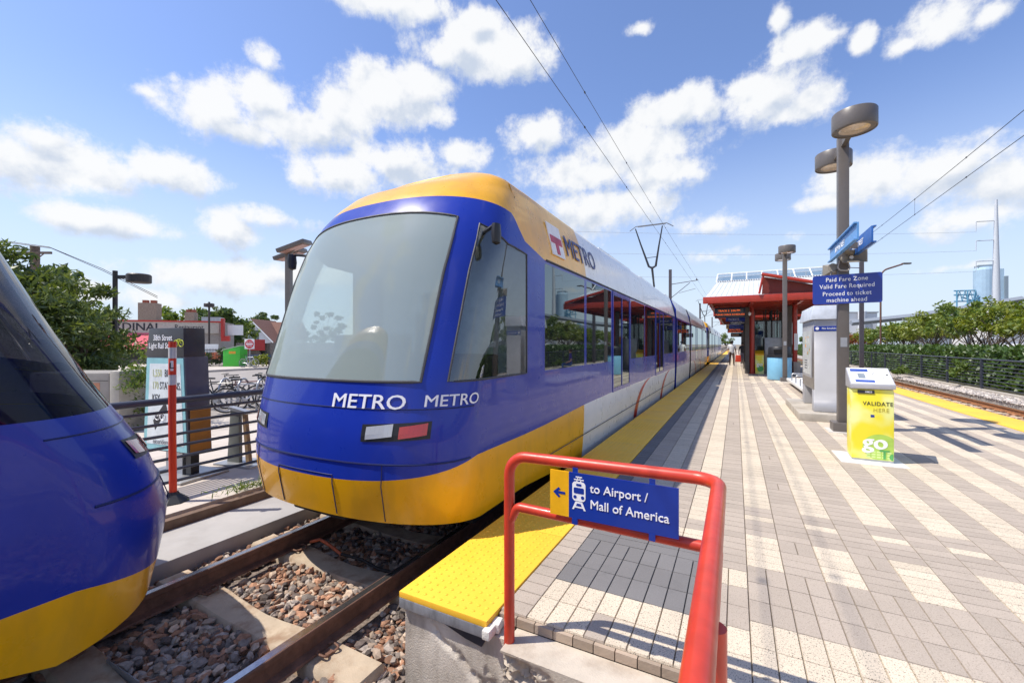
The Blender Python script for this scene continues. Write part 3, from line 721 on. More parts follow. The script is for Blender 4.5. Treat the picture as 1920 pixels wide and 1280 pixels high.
    if texts:       # rubber gaskets round the windshield and the cab side windows
        nb = lambda f, k: pos(('n', f, 0), bounds(('n', f, 0))[k])
        lp = [nb(f, 2) for f in range(-48, 49, 4)]+[pos(('n', 48, 0), 1.64+(bounds(('n', 48, 0))[3]-1.64)*i/8) for i in range(1, 8)]+[nb(f, 3) for f in range(48, -49, -4)]+[pos(('n', -48, 0), 1.64+(bounds(('n', -48, 0))[3]-1.64)*i/8) for i in range(7, 0, -1)]
        ga = MB(); ga.tube(lp, .013, 6, closed=True)
        for s in (1, -1):
            c_ = [('n', s*f, 0) for f in (63, 70, 77, 84, 90)]+[('r', f, s) for f in (.35, .7)]+[('s', 1.75, s)]
            a_ = [pos(c, bounds(c)[2]) for c in c_]; t_ = [pos(c, bounds(c)[3]) for c in c_]; e0 = [pos(c_[0], 1.64+(bounds(c_[0])[3]-1.64)*i/6) for i in range(5, 0, -1)]
            ga.tube(a_+[a_[-1].lerp(t_[-1], i/6) for i in range(1, 6)]+t_[::-1]+e0, .011, 6, closed=True)
        ga.build('window_gasket', TRUB, parent, True)
    # crease lines and bumper seam around the nose
    cr = MB()
    for z in (.98, 1.42): cr.tube([pos(('n', p, 0), z)+Vector((0, -.002, 0)) for p in range(-84, 85, 6)], .006 if z > 1 else .009, 5)
    for ph in (-34, 34): cr.tube([pos(('n', ph, 0), .5+.03*i)+Vector((0, -.002, 0)) for i in range(17)], .004, 5)
    for ph in (-12, 12): cr.tube([pos(('n', ph, 0), .52+.03*i)+Vector((0, -.002, 0)) for i in range(12)], .005, 5)
    cr.tube([pos(('n', p, 0), .86)+Vector((0, -.002, 0)) for p in range(-12, 13, 4)], .005, 5)
    cr.build('nose_seam', pm('dark_blue_seam', (.006, .012, .09), .4), parent, True)
    # underframe, bogie
    u = MB(); u.bb(-1.12, 1.12, 1.0, HL, .22, .62); u.bb(-1.24, 1.24, 4.2, HL-.1, .2, .5); u.bb(-.35, .35, .15, 1.0, .42, .66); u.build('underframe', TDARK, parent, bevel=.03)
    for yb in (2.9, 4.8):
        for s in (1, -1):
            w = MB(); w.v = []; prof = [(0, -.065), (.30, -.065), (.33, -.06), (.33, .04), (.355, .06), (.355, .07), (0, .07)]
            w.lathe((0, 0, 0), prof, 24); M = Matrix.Translation((s*.755, yb, .335)) @ Matrix.Rotation(R(-90*s), 4, 'Y')
            w.v = [tuple(M @ Vector(p)) for p in w.v]; w.build('wheel', pm('dark_wheel_steel', (.06, .055, .05), .5, .6), parent, True)
    if texts:
        W_ = pm('car_number_white', (.80, .80, .84), .4, var=.02)
        for (ph0, z0, size, sx_) in ((24, 1.47, .165, 1.30), (69, 1.48, .135, 1.18)):
            fs = np.arange(-5, 89.5, .5); pp = [pos(('n', f, 0), z0) for f in fs]; sl2 = np.concatenate([[0], np.cumsum([(b_-a).length for a, b_ in zip(pp, pp[1:])])]); s0_ = np.interp(ph0, fs, sl2)
            o = text('METRO', size, parent, (0, 0, 0), (0, 0, 0), W_, bold=.012, sx=1., ext=0.)
            for v in o.data.vertices:
                f = float(np.interp(s0_+v.co.x*sx_, sl2, fs)); z = z0+v.co.y; p = pos(('n', f, 0), z); n2 = (pos(('n', f+.5, 0), z)-p).cross(pos(('n', f, 0), z+.02)-p).normalized(); n2 = n2 if n2.y < .2 else -n2
                v.co = p+n2*(.007+v.co.z*2)
        d = MB(); d.prism([(-1.12, .75, 1.45), (1.12, .75, 1.45), (1.12, 1.5, 1.45), (-1.12, 1.5, 1.45)], (0, 0, .40)); d.prism([(-.9, .42, 1.5), (.9, .42, 1.5), (1.05, .75, 1.5), (-1.05, .75, 1.5)], (0, 0, .28)); d.box((-.25, 1.05, 1.95), (.9, .3, .22)); d.build('dashboard', TDARK, parent, bevel=.03)
        d = MB(); d.bb(-.25, .25, 1.75, 1.88, 1.3, 2.35); d.bb(-.15, .15, 1.76, 1.86, 2.36, 2.6); d.build('driver_seat', BLACK, parent, bevel=.04)
        d = MB(); d.bb(-1.24, 1.24, 2.22, 2.25, .7, 3.0); d.bb(-1.08, 1.08, 2.22, 2.25, 3.001, 3.4); d.build('cab_wall', pm('cab_pale_wall', (.72, .78, .75), .6), parent)
        d = MB(); d.poly([(-.8, 1.15, 3.32), (.8, 1.15, 3.32), (1.05, 2.2, 3.40), (-1.05, 2.2, 3.40)]); d.build('headliner', pm('cab_headliner', (.72, .75, .74), .7), parent)
    # wall at the gaiter end
    bw = MB(); bw.poly([(-1.3, HL-.002, .3), (1.3, HL-.002, .3), (1.3, HL-.002, 3.3), (1.1, HL-.002, 3.7), (-1.1, HL-.002, 3.7), (-1.3, HL-.002, 3.3)]); bw.build('end_wall', TRUB, parent)
    if texts:
        for s in (1, -1):
            rz = R(90) if s > 0 else R(-90); N = pm('logo_navy', (.03, .03, .16), .4)
            tilt = R(14)
            xs_ = s*(hw(3.33)+.012)
            lg = MB(); lg.box((0, 0, 0), (.44, .44, .012)); lg.box((0, 0, .009), (.38, .10, .006), mi=1) ; lg.box((0, -.07, .009), (.10, .24, .006), mi=1)
            l = lg.build('logo_badge', [pm('logo_white', (.85, .82, .8), .4), pm('logo_red', (.5, .03, .07), .4)], parent); l.location = (xs_, 2.75 if s > 0 else 3.9, 3.30); l.rotation_euler = (R(90)-tilt, 0, rz)
            text('METRO', .43, parent, (xs_+s*.004, 3.80 if s > 0 else 2.9, 3.30), (R(90)-tilt, 0, rz), N, bold=.004)
    return made
def centre_section(parent, L=5.2):
    Y = [0, .25, 1.5, 1.6, 3.6, 3.7, L-.25, L]; cl = ['p', 'w', 'p', 'w', 'p', 'w', 'p']
    Z = [.24, 1.07, 1.64, 2.92, 2.98, 3.3, 3.66]
    prts = {}
    for s in (1, -1):
        for i in range(7):
            for k in range(6):
                p = 'lower_panel_%d' % s if k == 0 else ('body' if k in (1, 3) or (k == 2 and cl[i] == 'p') else ('window_%d_%d' % (s, i) if k == 2 else 'roof'))
                m = prts.setdefault(p, MB()); q4 = [(s*hw(Z[k]), Y[i], Z[k]), (s*hw(Z[k]), Y[i+1], Z[k]), (s*hw(Z[k+1]), Y[i+1], Z[k+1]), (s*hw(Z[k+1]), Y[i], Z[k+1])]
                m.poly(q4 if s > 0 else q4[::-1])
    e = hw(3.66); pr = [(e*math.cos(a), 3.66+.15*math.sin(a)**.7) for a in [math.pi*i/12 for i in range(13)]]
    for (p0, p1) in zip(pr, pr[1:]): prts['roof'].poly([(p0[0], 0, p0[1]), (p0[0], L, p0[1]), (p1[0], L, p1[1]), (p1[0], 0, p1[1])])
    for y in (0, L): prts['body'].poly([(-1.3, y, .3), (1.3, y, .3), (1.3, y, 3.3), (1.1, y, 3.7), (-1.1, y, 3.7), (-1.3, y, 3.3)])
    mt = {'lower_panel': TWHITE, 'body': TBLUE, 'roof': TWHITE}
    for p, m in prts.items():
        n = 'window' if p.startswith('window') else ('lower_panel' if p.startswith('lower') else p)
        m.build(n, mt.get(n, SDG), parent, True)
    u = MB(); u.bb(-1.2, 1.2, .05, L-.05, .18, .5)
    u.build('underframe', TDARK, parent)
def tram(label, loc, group, pan_up=7.36):
    root = thing('tram', label, 'tram', loc, 0, group)
    f = tram_half(root)
    # middle section, gaiters and rear half
    mid = []
    before = set(root.children)
    centre_section(root)
    for o in root.children:
        if o not in before: o.location.y += HL+.6
    for y in (HL+.0, HL+5.8):
        g_ = MB(); prof = [(-1.24, .3), (1.24, .3), (1.27, 2.9), (1.08, 3.62), (-1.08, 3.62), (-1.27, 2.9)]
        for i in range(5):
            k = 1. if i % 2 == 0 else .95
            g_.prism([(x*k, y+.003+.119*i, z if z < 1 else z*(.99 if i % 2 else 1)) for x, z in prof], (0, .1175, 0))
        g_.build('gaiter', TRUB, root)
    # roof boxes
    for (a, c) in ((6.2, 9.2), (10.4, 12.6), (HL+.9, HL+2.0)): rb = MB(); rb.bb(-.85, .85, a, c, 3.78, 3.97); rb.build('roof_equipment', TWHITE, root, bevel=.05)
    total = 2*HL+6.4
    for o in list(f.values()): mid.append(o)
    have = [o for o in root.children if o not in before or o in before]
    front = [o for o in before if not o.name.startswith(('lettering',))]
    for o in front:
        c = copy_tree(o, root); c.matrix_local = Matrix.Translation((0, total, 0)) @ Matrix.Rotation(math.pi, 4, 'Z') @ o.matrix_local
    # pantograph with a V-shaped upper frame
    PY = HL+3.0; p = MB()
    p.box((0, PY-.9, 3.92), (.9, .5, .12)); p.tube([(0, PY-.9, 3.95), (0, PY+.55, 4.62), (0, PY, 5.40)], [.05, .045, .05], 8)
    p.tube([(0, PY, 5.38), (-.14, PY, 5.46), (-.50, PY+.02, 6.5), (-.74, PY+.04, pan_up-.12)], [.055, .05, .035, .025], 8)
    p.tube([(0, PY, 5.38), (.16, PY, 5.46), (.30, PY+.02, 6.4), (.44, PY+.04, pan_up-.12)], [.055, .05, .035, .025], 8)
    p.tube([(-.27, PY, 5.85), (.20, PY, 5.87)], .016, 6)
    fr = p.build('pantograph', pm('pantograph_black', (.02, .022, .03), .5), root, True)
    c = MB(); c.tube(fillet([(-1.0, PY+.04, pan_up-.20), (-.72, PY+.04, pan_up-.02), (.62, PY+.04, pan_up-.02), (.90, PY+.04, pan_up-.20)], .15), .018, 6); c.tube([(-.66, PY+.2, pan_up-.01), (.56, PY+.2, pan_up-.01)], .016, 6); c.build('collector_bar', pm('collector_grey', (.12, .12, .13), .5, .4), fr, True)
    return root, total
t1, TOTAL = tram('blue and yellow tram with pale windshield, stopped against the yellow platform edge', (TX, 2.45, RZ), 'trams on the left track')
t2 = copy_tree(t1); t2.location = (TX, 2.45+TOTAL+1.0, RZ); t2['label'] = 'second tram coupled far behind the front one, down by the walking people'
# the car that has just gone by: nose towards the camera's right, only its tail end reaches into view
t3 = thing('tram', 'dark blue tail of a passing tram cut off by the left edge of the photo', 'tram', (-4.72, 1.80, RZ), R(180))
tram_half(t3, NAVYG, NAVYG, texts=False, Y0T=Y0S, low=.36, wrap=True)
# ============================================================ ON THE PLATFORM
# red hoop railing
t = thing('railing', 'red tubular hoop railing in the foreground carrying the airport sign', 'railing', (-1.13, 2.12, 0))
b = MB(); b.tube(fillet([(0, 0, -.20), (0, 0, .975), (1.065, -.01, .995), (1.075, -5.0, .985)], .11, 8), .030, 16); b.build('top_rail', RED, t, True)
b = MB(); b.tube(fillet([(.0, 0, .60), (.05, 0, .695), (1.055, -.01, .685), (1.062, -5.0, .675)], .045, 6), .0265, 14); b.build('mid_rail', RED, t, True)
for y in (-1.05, -2.6):
    b = MB(); b.tube([(1.085, y, -.1), (1.085, y, .96)], .028, 12); b.tube([(1.09, y-.02, .60), (1.15, y-.02, .60), (1.16, y-.02, .55)], .012, 7); b.build('post', RED, t, True)
b = MB(); b.lathe((0, 0, -.75), [(.034, 0), (.034, .53), (.032, .55)], 16); b.build('post_sleeve', pm('bare_post_sleeve', (.33, .27, .18), .8, var=.3, scale=20), t, True)
b = MB(); b.box((1.10, -.62, .33), (.02, .06, .09)); b.tube([(1.105, -.62, .36), (1.16, -.62, .34), (1.165, -.64, .16)], .010, 7); b.build('bracket', RED, t, True)

# direction sign hung between the bars
YSGN = pm('yellow_sign_face', (.90, .46, .01), .35, coat=.2)
t = thing('direction_sign', 'blue and yellow sign hanging on the red railing, reading to Airport / Mall of America', 'sign', (-.545, 2.068, .835), R(-1))
b = MB(); b.bb(-.212, .316, -.004, .004, -.118, .112); b.build('panel', SIGNB, t)
b = MB(); b.bb(-.316, -.2125, -.004, .004, -.118, .112); b.build('arrow_panel', YSGN, t)
b = MB(); b.prism([(-.298, -.0045, 0), (-.268, -.0045, .027), (-.258, -.0045, .018), (-.272, -.0045, .0065), (-.232, -.0045, .0065), (-.232, -.0045, -.0065), (-.272, -.0045, -.0065), (-.258, -.0045, -.018), (-.268, -.0045, -.027)], (0, -.001, 0)); b.build('arrow', SIGNB, t)
text('to Airport /', .060, t, (-.100, -.0048, .045), (R(90), 0, 0), SIGNW, 'LEFT', .010, sx=.98)
text('Mall of America', .060, t, (-.100, -.0048, -.035), (R(90), 0, 0), SIGNW, 'LEFT', .010, sx=.98)
b = MB()     # tram pictogram
def rr(x0, x1, z0, z1, r, y, n=4):
    P = []
    for (cx_, cz_, a0) in ((x1-r, z1-r, 0), (x0+r, z1-r, 90), (x0+r, z0+r, 180), (x1-r, z0+r, 270)):
        for i in range(n+1): a = R(a0+90*i/n); P.append((cx_+r*math.cos(a), y, cz_+r*math.sin(a)))
    return P
b.prism(rr(-.193, -.123, -.028, .070, .018, -.0044), (0, -.0012, 0), 0)
b.prism(rr(-.185, -.131, .010, .040, .006, -.0057), (0, -.0008, 0), 1); b.prism(rr(-.172, -.144, .048, .060, .004, -.0057), (0, -.0008, 0), 1)
for x in (-.178, -.138): b.prism([(x+.009*math.cos(a), -.0057, -.008+.009*math.sin(a)) for a in [i*math.pi/6 for i in range(12)]], (0, -.0008, 0), 1)
b.prism([(-.176, -.0044, -.031), (-.140, -.0044, -.031), (-.122, -.0044, -.072), (-.132, -.0044, -.072), (-.136, -.0044, -.062), (-.180, -.0044, -.062), (-.184, -.0044, -.072), (-.194, -.0044, -.072)], (0, -.0012, 0), 0)
b.prism([(-.168, -.0057, -.040), (-.148, -.0057, -.040), (-.143, -.0057, -.053), (-.173, -.0057, -.053)], (0, -.0008, 0), 1)
b.box((-.158, -.005, .080), (.052, .001, .005)); b.box((-.158, -.005, .0935), (.034, .001, .005)); b.box((-.168, -.005, .075), (.005, .001, .012)); b.box((-.148, -.005, .075), (.005, .001, .012)); b.box((-.164, -.005, .087), (.004, .001, .012)); b.box((-.152, -.005, .087), (.004, .001, .012))
b.build('tram_pictogram', [SIGNW, SIGNB], t)
for x in (-.195, .185):
    c = MB(); c.bb(x, x+.028, .0045, .010, -.150, .135); c.bb(x, x+.028, -.006, .0045, -.150, -.1185); c.build('clamp_strap', SIGNB, t)

# fare validator
VY = pm('validator_yellow_wrap', (.93, .80, .10), .42, var=.02)
nt = NT(VY.node_tree); o_ = nt.new('ShaderNodeTexCoord').outputs['Object']; nv = nt.noise(o_, 3.2, 2, .4)
nt.put(nt.n['Principled BSDF'].inputs['Base Color'], nt.mix(nt.ramp(nv, .40, .62), (.88, .76, .035), (.84, .88, .36)))
SILV = pm('silver_grey_powder_coat', (.50, .50, .515), .40, .25, var=.05)
INK = pm('dark_print', (.03, .03, .035), .6); PGRN = pm('lime_print', (.42, .62, .10), .5); DGRN = pm('green_print', (.10, .40, .10), .5)
t = thing('fare_validator', 'yellow ticket validator in front of the tall lamp post, on a white pad', 'ticket validator', (1.655, 7.62, 0), R(-3))
b = MB(); b.bb(-.225, .225, -.20, .20, .03, .985); b.build('cabinet', VY, t, bevel=.012)
b = MB(); b.bb(-.220, .220, -.196, .196, .0, .03); b.build('foot_plate', STEEL, t)
b = MB(); b.prism([(-.24, -.225, .99), (-.24, -.225, 1.055), (-.24, .215, 1.26), (-.24, .215, .99)], (.48, 0, 0)); b.build('head', SILV, t, bevel=.012)
n_ = Vector((0, -.205, .44)).normalized(); sl_ = math.atan2(.205, .44)
def onhead(x, d): return Vector((x, -.225+.44*d, 1.055+.205*d))+n_*.002
b = MB(); q4 = [onhead(-.225, .03), onhead(.225, .03), onhead(.225, .97), onhead(-.225, .97)]; b.poly(q4); b.build('face_plate', WHITE, t)
for (x0, x1, d0, d1) in ((-.20, .0, .73, .90), (-.175, .035, .10, .24)):
    b = MB(); b.poly([p+n_*.002 for p in (onhead(x0, d0), onhead(x1, d0), onhead(x1, d1), onhead(x0, d1))]); b.build('instruction_label', pm('label_blue', (.05, .10, .38), .4), t)
b = MB(); b.poly([p+n_*.002 for p in (onhead(-.13, .33), onhead(-.05, .33), onhead(-.05, .62), onhead(-.13, .62))]); b.build('display', pm('lcd_grey', (.25, .29, .32), .2), t)
b = MB(); b.tube([onhead(.10+.068*math.cos(a), .53+.20*math.sin(a))+n_*.002 for a in [i*math.pi/14 for i in range(28)]], .0035, 6, closed=True); b.build('card_target', pm('ring_grey', (.30, .32, .36), .4), t)
b = MB(); b.lathe(tuple(onhead(.19, .55)), [(.013, -.004), (.013, .008), (.009, .01)], 12); b.build('lock', BLACK, t)
b = MB(); b.bb(-.16, .02, -.2075, -.2005, .925, .972); b.build('number_plate', INK, t)
text('10823', .032, t, (-.045, -.209, .948), (R(90), 0, 0), SIGNW, bold=.02)
text('VALIDATE', .074, t, (.055, -.2015, .79), (R(90), 0, 0), INK, sx=.88, bold=.008, space=1.1)
text('HERE', .075, t, (.09, -.2015, .705), (R(90), 0, 0), pm('olive_print', (.50, .42, .04), .5), space=1.12, sx=.9)
b = MB(); c = MB()
P = [(.085+.19*math.cos(a), -.2012, .205+.175*math.sin(a)) for a in [i*math.pi/24 for i in range(48)]]
P = [(min(p[0], .219), p[1], max(p[2], .04)) for p in P]; b.prism(P, (0, -.0006, 0)); b.build('disc_print', PGRN, t)
text('go', .27, t, (-.105, -.2030, .265), (R(90), 0, 0), SIGNW, 'LEFT', bold=.04, clip=.322)
b = MB()
for i in range(5):
    for j in range(3): b.box((-.045+.055*i, -.2025, .07+.035*j), (.042, .0006, .022))
b.build('grid_print', pm('pale_lime_print', (.62, .78, .30), .5), t)
text('T', .17, t, (.125, -.2040, .105), (R(90), 0, 0), DGRN, bold=.03)
b = MB(); b.prism([(.215+.04*math.cos(a), -.2040, .085+.045*math.sin(a)) for a in [math.pi/2+i*math.pi/12 for i in range(13)]]+[(.172, -.204, .06), (.172, -.204, .11)][:0], (0, -.0006, 0)); b.build('letter_print', DGRN, t)
b = MB(); b.bb(-.02, .02, -.2018, -.2008, .605, .64); b.build('small_logo', SIGNB, t)
struct(MB().bb(1.27, 1.98, 7.22, 7.92, -.01, .006).build('pavement', pm('white_cement_patch', (.74, .73, .70), .9, var=.08, scale=4, bump=.3)))

# twin-head lamp posts
LENS = pm('frosted_lamp_lens', (.62, .50, .36), .25, var=.25, scale=9, coat=.5)
def lamp(label, loc, h=5.42, group='twin-headed platform lamps', rz=0.):
    t = thing('lamp_post', label, 'street lamp', loc, rz, group)
    b = MB(); b.bb(-.085, .085, -.085, .085, .16, h); b.build('pole', GREYP, t, bevel=.03)
    b = MB(); b.bb(-.17, .17, -.17, .17, 0, .17); b.build('base', GREYP, t, bevel=.012)
    b = MB(); b.bb(-.25, .25, -.25, .25, -.02, .012); b.build('footing', pm('pale_footing', (.60, .57, .52), .9, bump=.3), t)
    b = MB(); b.bb(-.05, .05, -.09, -.083, 1.55, 1.72); b.build('id_plate', STEEL, t)
    for s in (-1, 1):
        a = MB(); a.bb(-.04, .04, min(.08*s, .58*s), max(.08*s, .58*s), h-.22, h-.10); a.build('arm', GREYP, t)
        hd = MB(); hd.lathe((0, .86*s, h-.27), [(.280, .015), (.290, 0), (.302, 0), (.307, .01), (.307, .275), (.298, .29), (0, .296)], 40); hd.build('lamp_head', GREYP, t, True)
        ln = MB(); ln.lathe((0, .86*s, h-.26), [(0, -.006), (.16, 0), (.279, .012)], 36); ln.lathe((0, .86*s, h-.24), [(.09, -.02), (.13, .05)], 20); ln.build('lens', LENS, hd and t.children[-1], True)
    return t
lamp('tall taupe lamp post in front, carrying blue signs and a horn speaker', (1.74, 9.78, 0))
l2 = lamp('smaller-looking twin lamp post standing before the blue litter bin', (1.85, 21.6, 0), 5.6)

# signs on the front lamp post
t = thing('notice_sign', 'blue Paid Fare Zone sign fixed across the tall lamp post', 'sign', (1.77, 9.66, 2.60), R(-4))
b = MB(); b.prism(rr(-.50, .50, -.265, .265, .035, -.012), (0, .010, 0)); b.build('panel', SIGNB, t)
for i, s in enumerate(('Paid Fare Zone', 'Valid Fare Required', 'Proceed to ticket', 'machine ahead')):
    text(s, .108, t, (0, -.0135, (.175, .052, -.082, -.198)[i]), (R(90), 0, 0), SIGNW, bold=.006, space=1.06, sx=.86)
b = MB(); b.bb(-.06, .06, -.001, .03, -.15, .15); b.build('mount', STEEL, t)
def street_sign(label, loc, txt, col, rz, L=2.2):
    t = thing('street_sign', label, 'sign', loc, rz)
    b = MB(); b.bb(-.012, .012, -L/2, L/2, -.125, .125); b.bb(-.05, -.0125, -L/2, L/2, .11, .13); b.bb(-.05, -.0125, -L/2, L/2, -.13, -.11); b.build('panel', col, t)
    if txt: text(txt, .13, t, (-.0515 if False else .0135, 0, 0), (R(90), 0, R(90)), SIGNW, bold=.012); text(txt, .13, t, (-.0145, .15, 0), (R(90), 0, R(-90)), SIGNW, bold=.012)
    b = MB(); b.box((.06, 0, 0), (.1, .05, .1)); b.build('bracket', GREYP, t)
    return t
LBL = pm('pale_blue_sign_face', (.10, .30, .62), .45, coat=.2)
street_sign('pale blue 38TH STREET sign on the tram side of the tall lamp post', (1.56, 8.78, 3.24), '38TH STREET', LBL, R(0), 2.0)
street_sign('dark blue channel sign on the far side of the tall lamp post', (1.86, 9.25, 3.30), '38TH STREET', pm('mid_blue_sign_face', (.02, .12, .42), .4), R(180), 1.7)
HORN = pm('beige_grey_horn', (.26, .235, .19), .5)
def horn(label, loc, rz):
    t = thing('loudspeaker', label, 'loudspeaker', loc, rz); b = MB()
    ri = [(.05, .03, .03), (-.05, .06, .045), (-.16, .19, .11), (-.165, .19, .11), (-.16, .175, .098), (-.03, .03, .03)]
    k = 0
    for (y, w, h) in ri: b.v += [(-w, y, -h), (w, y, -h), (w, y, h), (-w, y, h)]
    for i in range(len(ri)-1):
        for j in range(4): b.f.append((i*4+j, i*4+(j+1) % 4, i*4+4+(j+1) % 4, i*4+4+j)); b.m.append(0)
    b.f.append((20, 21, 22, 23)); b.m.append(0); b.build('horn', HORN, t)
    b = MB(); b.tube([(0, .04, 0), (0, .17, 0)], .075, 16); b.build('driver', HORN, t, True)
    b = MB(); b.lathe((0, -.045, 0), [(0, 0), (.03, .0)], 12); b.v = [(x, -.05-(.0), z_) if False else (x, y, z_) for x, y, z_ in b.v]
    c = MB(); c.tube([(0, -.03, 0), (0, -.06, 0)], .032, 14); c.build('throat', WHITE, t, True)
    b = MB(); b.tube(fillet([(.02, .10, -.07), (.06, .08, -.22), (-.16, .08, -.20), (-.12, .1, -.02)], .06, 5), .012, 7); b.build('cable', pm('grey_cable', (.40, .38, .36), .6), t, True)
    return t
horn('beige horn loudspeaker facing the camera on the tall lamp post', (1.80, 9.55, 3.14), R(14))
horn('second horn loudspeaker turned away behind the tall lamp post', (1.63, 9.93, 3.02), R(165))

# ticket machine
TVS = pm('ticket_machine_silver', (.42, .42, .435), .42, .2, var=.04, scale=1.5)
t = thing('ticket_machine', 'tall silver ticket machine behind the lamp post with a lit map panel', 'ticket machine', (1.70, 11.30, 0))
b = MB(); b.bb(-.53, .55, -.58, 2.2, -.01, .16); b.build('plinth', CONC, t, bevel=.015)
b = MB(); b.bb(-.225, .24, -.24, 1.55, .62, 2.12); b.bb(-.225, .24, -.24, .06, .165, .62); b.bb(-.225, .24, 1.25, 1.55, .165, .62); b.bb(-.05, .24, .061, 1.249, .165, .619); b.build('cabinet', TVS, t, bevel=.012)
b = MB(); b.prism([(-.285, -.285, 2.125), (-.235, -.235, 2.42), (-.235, 1.54, 2.42), (-.285, 1.59, 2.125)], (.57, 0, 0)); b.build('header', pm('pale_header', (.58, .63, .70), .4), t, bevel=.006)
b = MB(); b.bb(-.245, -.226, .0, 1.32, .86, 1.96); b.build('map_frame', SILV, t, bevel=.006)
MAPM = pm('map_print', (.70, .72, .70), .25, var=.12, scale=5)
b = MB(); b.bb(-.2485, -.2455, .06, 1.26, .92, 1.90); b.build('map_panel', MAPM, t)
q = random.Random(5); b = MB()
for i in range(16): b.box((-.2500, .12+.09*(i % 4)+.5, 1.05+.05*(i//4)*1.2), (.0015, .07, .02), mi=0)
for i in range(12): b.box((-.2500, q.uniform(.15, 1.15), q.uniform(1.3, 1.8)), (.0015, q.uniform(.05, .15), q.uniform(.02, .09)), mi=q.choice([1, 2, 3]))
b.build('map_print', [INK, pm('map_orange', (.7, .35, .08), .5), pm('map_sage', (.45, .55, .42), .5), pm('map_tan', (.65, .55, .35), .5)], t)
b = MB(); b.bb(-.227, .242, -.2455, -.2405, 1.88, 1.985); b.build('notice_strip', SIGNB, t)
text('No Smoking', .054, t, (.045, -.247, 1.932), (R(90), 0, 0), SIGNW, bold=.01)
b = MB(); b.lathe((0, 0, 0), [(.032, 0), (.032, .001)], 16); b.v = [(-.17+x, -.2462-z_, 1.932+y) for x, y, z_ in b.v]; b.build('pictogram', SIGNW, t)
b = MB()
for x in (-.12, .15): b.tube([(x, -.255, .19), (x, -.235, .19)], .012, 8)
b.tube([(-.252, .7, .74), (-.246, .7, .74)], .02, 10); b.build('bolts', STEEL, t)
b = MB(); b.bb(.245, .31, -.1, .1, .35, .62); b.build('side_box', GREYP, t)

# bench behind the machine, bin, small validator under the canopy
t = thing('bench', 'low white bench with metal arm loops between ticket machine and litter bin', 'bench', (2.05, 17.2, 0))
b = MB(); b.bb(-.25, .75, -2.4, 3.2, .14, .24); b.build('seat', pm('white_bench_slab', (.70, .70, .68), .6), t, bevel=.02)
for y in (-1.9, 0, 2.6): b = MB(); b.bb(-.1, .6, y-.1, y+.1, 0, .14); b.build('foot', GREYP, t)
for y in (-.6, .6, 1.8): b = MB(); b.tube(fillet([(-.2, y, .24), (-.2, y, .50), (.65, y, .50), (.65, y, .24)], .06, 4), .02, 8); b.build('arm_loop', STEEL, t, True)
LB = pm('light_blue_bin_paint', (.22, .50, .70), .4, var=.04, coat=.2)
t = thing('litter_bin', 'round light blue litter bin with black lid', 'litter bin', (1.72, 22.5, 0))
b = MB(); b.lathe((0, 0, 0), [(.455, .02), (.47, .05), (.47, 1.0), (.455, 1.02)], 40); b.build('drum', LB, t, True)
b = MB()
for i in range(26): a = 2*math.pi*i/26; b.box((.469*math.cos(a), .469*math.sin(a), .52), (.006, .008, .92), rz=a)
b.build('seams', LB, t)
b = MB(); b.lathe((0, 0, 1.02), [(.49, 0), (.49, .08), (.46, .10), (.44, .10), (.43, .42), (.40, .46), (0, .48)], 40); b.build('lid', BLACK, t, True)
b = MB(); b.bb(-.25, .25, -.455, -.40, 1.20, 1.36); b.build('opening', pm('bin_opening', (.004, .004, .004), .9), t)
t = thing('fare_validator', 'small yellow ticket validator under the canopy beside the red column', 'ticket validator', (1.12, 26.6, 0))
b = MB(); b.bb(-.2, .2, -.2, .2, .0, 1.0); b.build('cabinet', VY, t, bevel=.012)
b = MB(); b.prism([(-.21, -.22, 1.005), (-.21, -.22, 1.07), (-.21, .2, 1.26), (-.21, .2, 1.005)], (.42, 0, 0)); b.build('head', YSGN, t, bevel=.01)
text('go', .30, t, (0, -.202, .52), (R(90), 0, 0), SIGNW, bold=.03)
b = MB(); b.prism([(.15*math.cos(a)+.03, -.2012, .30+.17*math.sin(a)) for a in [i*math.pi/12 for i in range(24)]], (0, -.0006, 0)); b.build('disc_print', DGRN, t)

